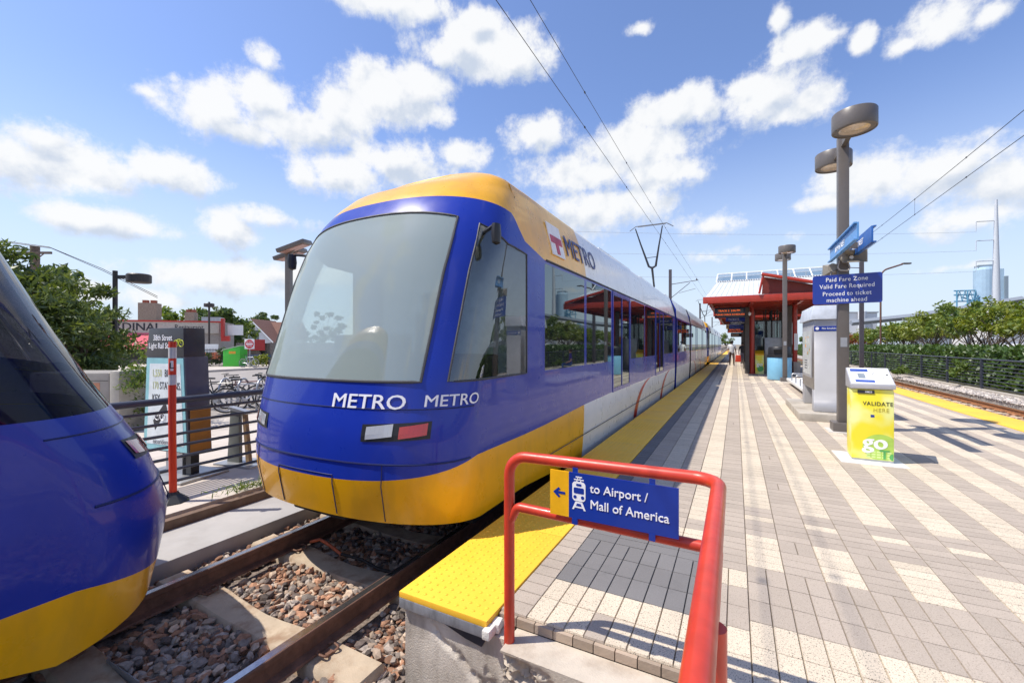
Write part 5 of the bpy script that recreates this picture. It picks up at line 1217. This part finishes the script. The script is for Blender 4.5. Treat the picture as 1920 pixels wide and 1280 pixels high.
# bike-share map kiosk
KD = pm('kiosk_charcoal', (.045, .044, .046), .4); KO = pm('kiosk_grey_side', (.105, .10, .12), .45, coat=.2)
t = thing('information_kiosk', 'grey bike-share kiosk headed 38th Street Light Rail Station behind the left fence', 'kiosk', (-7.22, 3.10, -.30), R(9))
b = MB(); b.prism([(-.42, 0, 1.72), (.37, 0, 1.72), (.36, 0, 2.13), (-.35, 0, 2.13)], (0, .30, 0)); b.build('header', KD, t, bevel=.008)
b = MB(); b.prism([(-.50, .012, .36), (.45, .012, .36), (.37, .012, 1.72), (-.42, .012, 1.72)], (0, .33, 0)); b.build('cabinet', KO, t, bevel=.008)
b = MB(); b.prism([(-.47, 0, .38), (.43, 0, .38), (.355, 0, 1.70), (-.40, 0, 1.70)], (0, .011, 0)); b.build('poster_border', pm('poster_aqua', (.26, .55, .58), .4), t)
b = MB(); b.prism([(-.40, -.003, .46), (.37, -.003, .46), (.30, -.003, 1.62), (-.33, -.003, 1.62)], (0, .0025, 0)); b.build('poster', pm('poster_white', (.72, .78, .78), .4), t)
b = MB(); b.bb(.452, .456, .03, .32, .38, 1.0); b.build('amber_side_panel', pm('amber_side', (.42, .17, .02), .5), t)
b = MB(); b.bb(-.12, .22, .08, .24, 0, .36); b.build('pedestal', STEEL, t); b = MB(); b.bb(.26, .36, .1, .22, 0, .36); b.build('leg', BLACK, t); b = MB(); b.bb(-.5, .6, -.2, .5, 0, .035); b.build('base_plate', STEEL, t, bevel=.01)
text('38th Street\nLight Rail Station', .115, t, (-.06, -.002, 1.93), (R(90), 0, 0), SIGNW, bold=.012, sx=.75)
def bikeicon(parent, x, z, r, mat, y=-.004):
    b = MB()
    for s in (-1, 1): b.tube([(x+s*r*1.15+r*math.cos(a), y, z+r*math.sin(a)) for a in [i*math.pi/9 for i in range(18)]], r*.13, 5, closed=True)
    b.tube([(x-r*1.15, y, z), (x-r*.3, y, z+r*1.3), (x+r*.75, y, z+r*1.3), (x+r*1.15, y, z)], r*.13, 5); b.tube([(x-r*.3, y, z+r*1.3), (x+.1*r, y, z), (x+r*.75, y, z+r*1.3)], r*.13, 5); b.build('bicycle_icon', mat, parent)
bikeicon(t, .27, 1.91, .045, pm('icon_lime', (.55, .62, .05), .5))
OLV = pm('pale_olive_print', (.55, .58, .25), .5)
text('1,550', .15, t, (-.28, -.0045, 1.48), (R(90), 0, 0), OLV, 'LEFT', sx=.62); text('BIKES.', .15, t, (-.02, -.0045, 1.48), (R(90), 0, 0), INK, 'LEFT', sx=.62)
text('170', .15, t, (-.28, -.0045, 1.30), (R(90), 0, 0), OLV, 'LEFT', sx=.62); text('STATIONS.', .15, t, (-.12, -.0045, 1.30), (R(90), 0, 0), INK, 'LEFT', sx=.60); text('KEY.', .15, t, (-.28, -.0045, 1.12), (R(90), 0, 0), INK, 'LEFT', sx=.62)
b = MB(); b.prism([(-.26, -.004, .80), (.0, -.004, 1.08), (.04, -.004, .97), (-.22, -.004, .66)], (0, .002, 0)); b.build('dark_panel', INK, t); bikeicon(t, -.11, .86, .05, SIGNW, -.007)
text('niceridemn.org', .10, t, (-.02, -.0045, .50), (R(90), 0, 0), pm('grey_print', (.22, .23, .24), .5), sx=.8)
# metal dock stand
t = thing('bike_dock', 'A-shaped grey metal stand between kiosk and tram nose', 'stand', (-7.0, 3.95, -.30), R(10)); OLG = pm('olive_grey_metal', (.17, .18, .165), .5, .2)
b = MB(); b.prism([(-.20, 0, 0), (.06, 0, 0), (.05, 0, .86), (-.13, 0, .86)], (0, .06, 0)); b.build('plate', OLG, t, bevel=.008)
b = MB(); b.prism([(.20, 0, 0), (.27, 0, 0), (.17, 0, .80), (.12, 0, .80)], (0, .06, 0)); b.build('leg', pm('tan_metal_leg', (.30, .19, .09), .5), t)
b = MB(); b.prism([(-.16, -.02, .862), (.22, -.02, .80), (.24, -.02, .84), (-.15, -.02, .91)], (0, .10, 0)); b.build('cap', STEEL, t); b = MB(); b.bb(-.3, .45, -.15, .3, 0, .03); b.build('base_plate', STEEL, t)
# utility cabinet
t = thing('utility_cabinet', 'beige-grey utility cabinet seen through the tail of the passing tram', 'cabinet', (-12.75, 4.15, -.31), R(27.7)); UB = pm('cabinet_beige', (.30, .275, .24), .6, var=.06)
b = MB(); b.bb(-1.0, .72, -.45, .45, 0, 1.30); b.build('housing', UB, t, bevel=.05); b = MB(); b.bb(.725, .95, -.47, .47, 0, 1.34); b.build('end_cap', pm('cabinet_cream', (.42, .39, .33), .6), t, bevel=.06)
b = MB(); b.bb(.30, .52, -.455, -.4505, .78, 1.08); b.build('warning_label', pm('faded_orange_label', (.50, .22, .12), .6), t); b = MB(); b.bb(-1.0, .70, -.456, -.451, 1.12, 1.13); b.bb(-.2, -.19, -.456, -.451, .05, 1.1); b.build('door_seam', BLACK, t)
# bushes and trees at the left
WIL = leafmat('willowy_leaves', (.03, .07, .02), (.17, .22, .05), .35)
tree('tree', 'big dark bushy tree filling the left edge behind the passing tram', 'tree', (-19.0, 4.3, -.3), 4.7, (2.6, 2.6, 2.5), WIL, 51, 15000, 90, .60, .125, 1.1, .16, asp=.30, low=-.95, stems=4, droop=.3)
tree('tree', 'feathery bush with yellow-green tips leaning right towards the restaurant', 'tree', (-17.35, 4.8, -.3), 3.9, (1.75, 1.5, 1.95), WIL, 52, 10000, 60, .48, .10, .8, .10, asp=.26, low=-.95, stems=3, droop=.3)
tree('tree', 'dark tree behind the bushes at the far left', 'tree', (-22.5, 4.4, -.3), 5.4, (2.8, 2.8, 2.8), LG3, 53, 8000, 60, .7, .16, 1.3, .16, low=-.9, stems=2)
t = thing('shrub', 'loose light green shrub just left of the kiosk', 'shrub', (-11.75, 4.95, -.32)); C, L = clumps(34, 3200, (.75, .75, .95), .30, 54, (0, 0, .95), -.9); leaves('foliage', L, .05, leafmat('fresh_leaves', (.04, .10, .015), (.18, .24, .03)), t, 54, asp=.3); b = MB()
for i in range(12): b.tube([(0, 0, 0), tuple(Vector(C[i])*.6), tuple(C[i])], .012, 5, caps=False)
b.build('stems', BARK, t)
for i in range(4):
    t = thing('flower', ('orange lily nearest the cabinet', 'orange lily at the foot of the big tree', 'drooping orange lily between cabinet and bush', 'small orange lily in the dark planting')[i], 'flower', (-14.2-.5*i, 4.5+.2*(i % 2), -.32)); b = MB(); b.tube([(0, 0, 0), (.05, 0, .5), (.12, 0, .95)], .008, 5); b.build('stem', LG5, t)
    b = MB()
    for k in range(6): a = k*math.pi/3; b.poly([(.12, 0, .95), (.12+.05*math.cos(a-.35), .05*math.sin(a-.35), 1.02), (.12+.11*math.cos(a), .11*math.sin(a), 1.05), (.12+.05*math.cos(a+.35), .05*math.sin(a+.35), 1.02)])
    b.build('blossom', pm('orange_petals', (.70, .20, .03), .6), t)
# lamps at the left
def side_lamp(label, loc, h, reach, r, group=None, rz=0.):
    t = thing('lamp_post', label, 'street lamp', loc, rz, group); b = MB(); b.tube([(0, 0, 0), (0, 0, h+.2)], .085, 10); b.build('pole', pm('dark_lamp_brown', (.045, .035, .03), .5), t, True)
    if reach: b = MB(); b.bb(.08, reach-r+.03, -.05, .05, h-.12, h+.02); b.build('arm', MATS['dark_lamp_brown'], t)
    b = MB(); b.lathe((reach, 0, h-.28), [(r*.92, 0), (r, .02), (r, .30), (r*.9, .34), (0, .35)], 28); b.build('lamp_head', MATS['dark_lamp_brown'], t, True)
    return t
side_lamp('dark lamp with one drum head on a side arm, above the feathery bush', (-21.9, 7.7, -.3), 4.62, .95, .40, rz=R(27.7))
side_lamp('slim dark drum-head lamp post behind the kiosk, before the column tree', (-43.7, 22.2, -.3), 5.65, 0, .42)
t = thing('lamp_post', 'grey post with two tilted square lamp heads left of the tram windshield', 'street lamp', (-13.0, 9.0, -.3), R(25)); b = MB(); b.bb(-.085, .085, -.085, .085, 0, 4.95); b.build('pole', GREYP, t)
for (x, y, z, rx) in ((.30, -.2, 5.05, .32), (-.24, .5, 4.95, -.1)):
    b = MB(); b.box((x, y, z), (.95, .60, .13), rx=.12, ry=-.34); b.build('lamp_head', GREYP, t, bevel=.02); b = MB(); b.box((x+.02, y, z-.075), (.78, .46, .02), rx=.12, ry=-.34); b.build('lens', pm('pinkish_lens', (.45, .25, .20), .3), t)
b = MB(); b.tube([(0, 0, 4.8), (.25, -.15, 5.0)], .06, 8); b.build('arm', GREYP, t)
t = thing('utility_pole', 'brown wooden utility pole with crossarm above the left trees', 'utility pole', (-55.3, 13.9, -.3), R(27.7)); WOOD = pm('weathered_pole_wood', (.16, .12, .09), .9, var=.3, scale=6)
b = MB(); b.tube([(0, 0, 0), (0, 0, 10.6)], .33, 10); b.build('pole', WOOD, t, True); b = MB(); b.box((-.1, -.35, 9.95), (3.9, .14, .2)); b.tube([(.3, -.35, 9.2), (1.2, -.35, 9.9)], .05, 5); b.tube([(-.3, -.35, 9.2), (-1.2, -.35, 9.9)], .05, 5); b.build('crossarm', WOOD, t)
for k, (z, e) in enumerate(((10.2, 13.5), (10.05, 11.5))):
    b = MB(); b.tube([(-53.9+k*.5, 14.4, z), (-60, 9, z+.9), (-72, -2, e+1.2)], .03, 4); b.tube([(-53.9+k*.5, 14.4, z), (-52.3, 17.5, z-1.6), (-50.5, 21, z-3.9)], .025, 4); tag(b.build('utility_wire', WIRE), ('upper', 'lower')[k]+' black wire passing over the crossarm of the wooden pole', 'wire', 'wires of the wooden pole')

# restaurant with pink awning
t = thing('restaurant', 'restaurant with long lettered sign band, red coping and pink awning', 'building', (-48.5, 19.75, -.3), R(47))
b = MB(); b.bb(-11, 5.4, 0, 5, 0, 4.1); b.build('wall', pm('restaurant_wall', (.30, .27, .24), .85), t)
b = MB(); b.bb(-11, 5.4, -.15, -.002, 2.95, 4.0); b.build('sign_band', pm('sign_band_beige', (.46, .42, .36), .7), t); b = MB(); b.bb(-11.1, 5.5, -.22, .3, 4.0, 4.14); b.build('coping', pm('coping_red', (.48, .04, .03), .6), t)
text('CARDINAL', 1.0, t, (-1.75, -.16, 3.48), (R(90), 0, 0), INK, sx=1.02, bold=.02); text('Restaurant', .68, t, (2.95, -.16, 3.50), (R(90), 0, 0), INK, sx=.78, bold=.01)
b = MB(); b.prism([(-5.2, -.152, 2.95), (-5.2, -1.5, 1.75), (-5.2, -1.5, 1.45), (-5.2, -.152, 1.45)], (6.6, 0, 0)); b.build('awning', pm('pink_awning_cloth', (.72, .12, .16), .8), t)
b = MB(); [b.bb(x, x+1.6, -.03, -.001, .5, 1.4) for x in (-7, -4.6, -2.2, .2, 2.6)]; b.build('window', pm('dark_shop_window', (.02, .022, .025), .1), t)
for (x, w, h, y) in ((-1.55, 1.5, 1.9, 3.6), (1.75, .8, 1.1, 4.2)):
    c = MB(); c.bb(x-w/2, x+w/2, y-.6, y+.6, 4.1, 4.1+h); c.build('chimney', pm('buff_brick', (.36, .27, .20), .9, var=.2, scale=8), t)
    c = MB(); [c.bb(x+s*w*.22-.22, x+s*w*.22+.22, y-.2, y+.2, 4.1+h, 4.4+h) for s in (-1, 1)]; c.build('chimney_pot', pm('terracotta', (.35, .10, .06), .8), t)
b = MB(); b.bb(3.0, 4.6, 3, 4.6, 4.1, 4.7); b.build('roof_vent', STEEL, t)
b = MB(); b.bb(5.6, 5.85, -.4, .1, 2.6, 4.4); b.bb(5.6, 6.3, -.3, .1, 2.2, 2.7); b.build('red_sign_pillar', MATS['coping_red'], t)
b = MB(); b.bb(6.0, 7.3, .3, .5, 2.8, 3.8); b.build('side_board', WHITE, t)
# background trees
for (lab, loc, h, rd, m, sd, nl) in (('small light tree above the restaurant roof', (-68.7, 31.7, -.3), 7.0, (3.2, 3.2, 2.0), LG5, 61, 1500), ('tall narrow green tree behind the slim lamp post', (-58.4, 31.4, -.3), 6.9, (2.1, 2.1, 3.1), LG3, 62, 2200), ('green tree between restaurant and narrow tree', (-66.4, 33.0, -.3), 6.6, (2.6, 2.6, 2.6), LG3, 63, 1600), ('low tree at the left end of the house roof', (-76, 43, -.3), 6.0, (3.0, 3.0, 2.6), LG5, 64, 1300), ('dark spreading tree rising behind the house', (-97, 61, -.3), 9.6, (5.0, 4, 3.2), LG3, 65, 2200), ('dark tree partly covered by the tram windshield', (-80, 64, -.3), 9.3, (5.0, 4, 4.2), LG3, 66, 2000)):
    tree('tree', lab, 'tree', loc, h, rd, m, sd, nl, 30, .9, .30, h*.3, .15, low=-.8)
# white house
t = thing('house', 'white house with brown shingle roof and one gable window', 'house', (-85.7, 51.0, -.3), R(27.7)); HW = pm('white_siding', (.66, .66, .66), .8, var=.05)
b = MB(); b.bb(-3.6, 4.2, 0, 8, 0, 2.5); b.prism([(-3.6, 0, 2.5), (4.2, 0, 2.5), (.3, 0, 6.5)], (0, 8, 0)); b.bb(-6, 7, 3.5, 9, 0, 3); b.build('wall', HW, t)
SHG = pm('brown_shingles', (.20, .10, .075), .9, var=.25, scale=6); b = MB(); b.prism([(-4.1, -.35, 2.15), (.3, -.35, 6.65), (.3, -.35, 6.95), (-4.3, -.35, 2.3)], (0, 9, 0)); b.prism([(4.7, -.35, 2.15), (.3, -.35, 6.65), (.3, -.35, 6.95), (4.9, -.35, 2.3)], (0, 9, 0)); b.prism([(-6.5, 3.2, 2.9), (-6.5, 6.2, 6.6), (-6.5, 9.2, 2.9)], (14, 0, 0)); b.build('roof', SHG, t)
b = MB(); b.tube([(-4.2, -.4, 2.2), (.3, -.4, 6.75), (4.8, -.4, 2.2)], .14, 4); b.build('barge_board', WHITE, t)
f = MB(); f.bb(-.75, 1.7, -.10, -.001, 2.1, 4.6); f = f.build('window', pm('window_dark_frame', (.05, .05, .055), .5), t); b = MB(); b.bb(-.6, .42, -.13, -.102, 2.25, 4.45); b.bb(.52, 1.55, -.13, -.102, 2.25, 4.45); b.build('pane', glassy('house_pane', (.10, .11, .11), .2), f)
b = MB(); b.bb(-.8, 1.8, -.5, -.12, 1.95, 2.08); b.build('balcony', BLACK, t)
# fence, dumpster, sign, cars, iron railing, flowers
t = thing('wooden_fence', 'weathered grey-brown board fence in front of the house', 'fence', (-38.9, 22.2, -.19), R(27.7)); b = MB(); q = random.Random(8)
for i in range(60): b.bb(i*.16-.3, i*.16-.155, 0, .03, 0, 1.9+q.uniform(-.03, .03))
b.build('boards', pm('grey_brown_boards', (.135, .115, .105), .9, island=.35, var=.2, scale=6), t); b = MB(); b.bb(-.3, 9.3, .03, .10, .4, .5); b.bb(-.3, 9.3, .03, .10, 1.5, 1.6); b.build('rail', WOOD, t)
b = MB(); b.bb(.5, 2.2, -.04, -.005, 1.15, 2.1); tag(b.build('red_board', pm('red_board', (.35, .02, .02), .6)), 'red board panel leaning on the weathered fence by the green bin', 'board').parent = None
bpy.context.view_layer.update(); o = bpy.data.objects['red_board']; o.location = (-38.6, 22.1, -.1); o.rotation_euler = (0, 0, R(27.7))
GB = pm('bright_green_bin_paint', (.06, .48, .04), .45, var=.06); t = thing('clothes_bin', 'bright green collection bin with slanted top on the far corner', 'bin', (-35.7, 19.8, -.19), R(34)); b = MB(); b.prism([(-.68, 0, 0), (.58, 0, 0), (.62, 0, 1.62), (-.66, 0, 1.30)], (0, 1.2, 0)); b.build('bin_body', GB, t, bevel=.03); b = MB(); b.prism([(-.70, -.05, 1.31), (.66, -.05, 1.64), (.66, -.05, 1.70), (-.70, -.05, 1.37)], (0, 1.3, 0)); b.build('lid', pm('pale_green_lid', (.45, .60, .40), .5), t); b = MB(); b.bb(-.22, .28, -.012, -.001, 1.02, 1.22); b.build('orange_sticker', pm('orange_sticker', (.75, .35, .03), .5), t)
t = thing('road_sign', 'red and white DO NOT ENTER sign on a post at the far corner', 'road sign', (-33.3, 19.8, -.19), R(27.7)); b = MB(); b.tube([(0, 0, 0), (0, 0, 2.1)], .03, 8); b.build('post', STEEL, t); b = MB(); b.bb(-.38, .38, -.06, -.035, 1.42, 2.18); b.build('plate', WHITE, t, bevel=.008)
b = MB(); b.prism([(.34*math.cos(a), -.0615, 1.80+.34*math.sin(a)) for a in [i*math.pi/18 for i in range(36)]], (0, -.003, 0)); b.build('disc', pm('sign_red', (.55, .02, .03), .5), t); b = MB(); b.bb(-.26, .26, -.068, -.065, 1.75, 1.85); b.build('bar', SIGNW, t); text('DO NOT', .13, t, (0, -.067, 1.95), (R(90), 0, 0), SIGNW, bold=.01); text('ENTER', .13, t, (0, -.067, 1.65), (R(90), 0, 0), SIGNW, bold=.01)
def car(label, loc, rz, mat):
    t = thing('parked_car', label, 'car', loc, rz); prof = [(-2.2, .35), (-2.25, .75), (-2.1, .92), (-1.5, 1.0), (1.15, .98), (2.0, .86), (2.25, .70), (2.25, .35)]
    b = MB(); b.prism([(x, -.85, z) for x, z in prof], (0, 1.7, 0)); b.build('body', mat, t, bevel=.07)
    b = MB(); b.prism([(-1.75, -.72, .99), (1.05, -.72, .97), (.35, -.66, 1.44), (-1.2, -.66, 1.45)], (0, 1.40, 0)); b.build('cabin_glass', SDG, t, bevel=.04); b = MB(); b.prism([(-1.2, -.62, 1.445), (.35, -.62, 1.44), (.25, -.6, 1.48), (-1.1, -.6, 1.48)], (0, 1.26, 0)); b.build('roof', mat, t)
    for x in (-1.4, 1.4):
        for y in (-.82, .82): w = MB(); w.tube([(x, y-.09, .32), (x, y+.09, .32)], .32, 18); w.tube([(x, y-.10, .32), (x, y+.10, .32)], .18, 12, mi=1); w.build('wheel', [BLACK, STEEL], t)
    for y in (-.6, .6): l = MB(); l.bb(2.2, 2.262, y-.16, y+.16, .66, .78); l.build('headlight', HEADL, t)
    return t
car('dark blue parked car between green bin and road sign', (-38.4, 23.4, -.32), R(200), pm('car_navy', (.02, .03, .07), .25, coat=1))
t = thing('iron_fence', 'black iron railing with pink flowers left of the green bin', 'fence', (-38.6, 18.3, -.19), R(27.7)); b = MB()
for i in range(22): b.tube([(i*.12, 0, 0), (i*.12, 0, 1.45)], .014, 5)
b.build('pickets', BLACK, t); b = MB(); b.bb(-.05, 2.6, -.02, .02, 1.30, 1.35); b.bb(-.05, 2.6, -.02, .02, .12, .17); b.build('rail', BLACK, t)
t = thing('flower_bed', 'pink flowers and dark leaves behind the iron railing', 'plants', (-37.7, 19.2, -.19), R(27.7)); C, L = clumps(14, 500, (1.2, .3, .35), .3, 71, (0, 0, .75), -.9); leaves('blossom', L, .08, leafmat('pink_petals', (.42, .10, .09), (.62, .28, .22)), t, 71); C, L = clumps(20, 1100, (1.4, .5, .75), .35, 72, (0, .3, .75), -.9); leaves('foliage', L, .12, LG3, t, 72)
t = thing('flower_bed', 'yellow-green low shrub right of the green bin', 'plants', (-34.0, 20.9, -.19)); C, L = clumps(16, 900, (1.0, .6, .45), .3, 73, (0, 0, .45), -.6); leaves('foliage', L, .10, LG1, t, 73)
b = MB(); b.bb(-.7, .7, -.02, .02, 1.05, 1.75); o = b.build('white_notice', WHITE); tag(o, 'white notice board above the iron railing', 'notice board'); o.location = (-38.1, 19.4, -.15); o.rotation_euler = (0, 0, R(27.7))

# ---------------------------------------------------------- bicycles and racks
RUB = pm('tyre_rubber', (.02, .02, .02), .8); RIM = pm('bright_rim', (.55, .56, .60), .3, .8)
def make_bike(label, fm, group='bicycles parked at the rack'):
    t = thing('bicycle', label, 'bicycle', (0, 0, 0), group=group); r = .335
    for x in (-.52, .52):
        w = MB(); w.tube([(x+r*math.cos(a), 0, r+.02+r*math.sin(a)) for a in [i*math.pi/16 for i in range(32)]], .022, 7, closed=True); w = w.build('wheel', RUB, t, True)
        s = MB(); s.tube([(x+(r-.025)*math.cos(a), 0, r+.02+(r-.025)*math.sin(a)) for a in [i*math.pi/16 for i in range(32)]], .012, 5, closed=True)
        for i in range(14): a = i*math.pi/7; s.tube([(x, .02 if i % 2 else -.02, r+.02), (x+(r-.03)*math.cos(a), 0, r+.02+(r-.03)*math.sin(a))], .0025, 3, caps=False)
        s.tube([(x, -.04, r+.02), (x, .04, r+.02)], .025, 8); s.build('rim', RIM, w)
    f = MB(); bb_, st, hd = (-.10, 0, .30), (-.26, 0, .78), (.36, 0, .80)
    for (p0, p1, rr__) in ((bb_, st, .017), (st, hd, .016), (bb_, (.385, 0, .68), .020), (bb_, (-.52, 0, .355), .011), (st, (-.52, 0, .355), .009), (hd, (.385, 0, .66), .020), ((.385, 0, .68), (.52, 0, .355), .013), (st, (-.285, 0, .90), .013)): f.tube([p0, p1], rr__, 8)
    f.build('frame', fm, t, True)
    s = MB(); s.prism([(-.42, -.075, .905), (-.42, .075, .905), (-.30, .06, .915), (-.14, .018, .91), (-.14, -.018, .91), (-.30, -.06, .915)], (0, 0, .045)); s.build('saddle', BLACK, t, bevel=.012)
    h = MB(); h.tube([(.36, 0, .80), (.345, 0, .96), (.40, 0, 1.0)], .014, 7); h.tube(fillet([(.30, -.29, 1.03), (.42, -.20, 1.03), (.42, .20, 1.03), (.30, .29, 1.03)], .05, 4), .013, 7); h.build('handlebar', BLACK, t, True)
    c = MB(); c.tube([(-.10, -.03, .30), (-.10, .03, .30)], .085, 14); c.tube([(-.10, .06, .30), (.03, .06, .19)], .010, 6); c.tube([(-.10, -.06, .30), (-.23, -.06, .41)], .010, 6); c.box((.03, .10, .19), (.09, .08, .02)); c.box((-.23, -.10, .41), (.09, .08, .02)); c.build('crankset', STEEL, t)
    return t
bk = [pm('bike_black', (.02, .02, .022), .3, coat=.6), pm('bike_silver', (.45, .47, .52), .3, .6), pm('bike_maroon', (.22, .05, .06), .3, coat=.6), pm('bike_navy', (.03, .04, .12), .3, coat=.6)]
for (lab, x, y, rz, m) in (('black bicycle nearest the kiosk, wheels overlapping the next one', -13.95, 7.15, 70, 0), ('black bicycle with high saddle and big front wheel towards the camera', -13.35, 7.05, 28, 0), ('dull maroon bicycle in the middle of the rack', -13.25, 7.75, 50, 2), ('silver bicycle leaning at the right of the rack', -12.45, 7.35, 60, 1), ('navy bicycle half hidden by the tram nose', -12.35, 8.1, 35, 3), ('silver bicycle at the back of the rack', -13.3, 8.4, 20, 1)):
    k = make_bike(lab, bk[m]); k.location = (x, y, -.335); k.rotation_euler = (R(rng.uniform(-4, 4)), 0, R(rz))
k = make_bike('bicycle chained to the post of the road sign', bk[1], None); k.location = (-32.9, 19.5, -.19); k.rotation_euler = (0, 0, R(20))
for i, (x, y) in enumerate(((-13.6, 7.35), (-13.1, 7.6), (-12.6, 7.85), (-12.9, 8.4))):
    t = thing('bike_rack', 'grey hoop of the bike rack between the parked bicycles', 'bike rack', (x, y, -.335), R(-55), 'hoops of the bike rack'); b = MB(); b.tube([(-.35, 0, 0), (-.35, 0, .55)]+arc((0, 0, .55), .35, math.pi, 0, 10)+[(.35, 0, 0)], .03, 10); b.build('hoop', STEEL, t, True)
    b = MB(); [b.bb(s*.35-.07, s*.35+.07, -.07, .07, 0, .012) for s in (-1, 1)]; b.build('foot_plate', STEEL, t)
# tufts of grass along the left kerb
r_ = np.random.default_rng(12); n = 1500; P = np.stack([-5.62-.25*r_.random(n)**2-.0, 2.6+3.2*r_.random(n), -.28+.05*r_.random(n)], 1); P = P[(np.sin(P[:, 1]*4)+r_.normal(0, .6, n)) > .2]
tag(leaves('grass', P, .05, LG5, None, 12, asp=.12), 'sparse grass tufts along the kerb under the left fence', 'grass', kind='stuff')
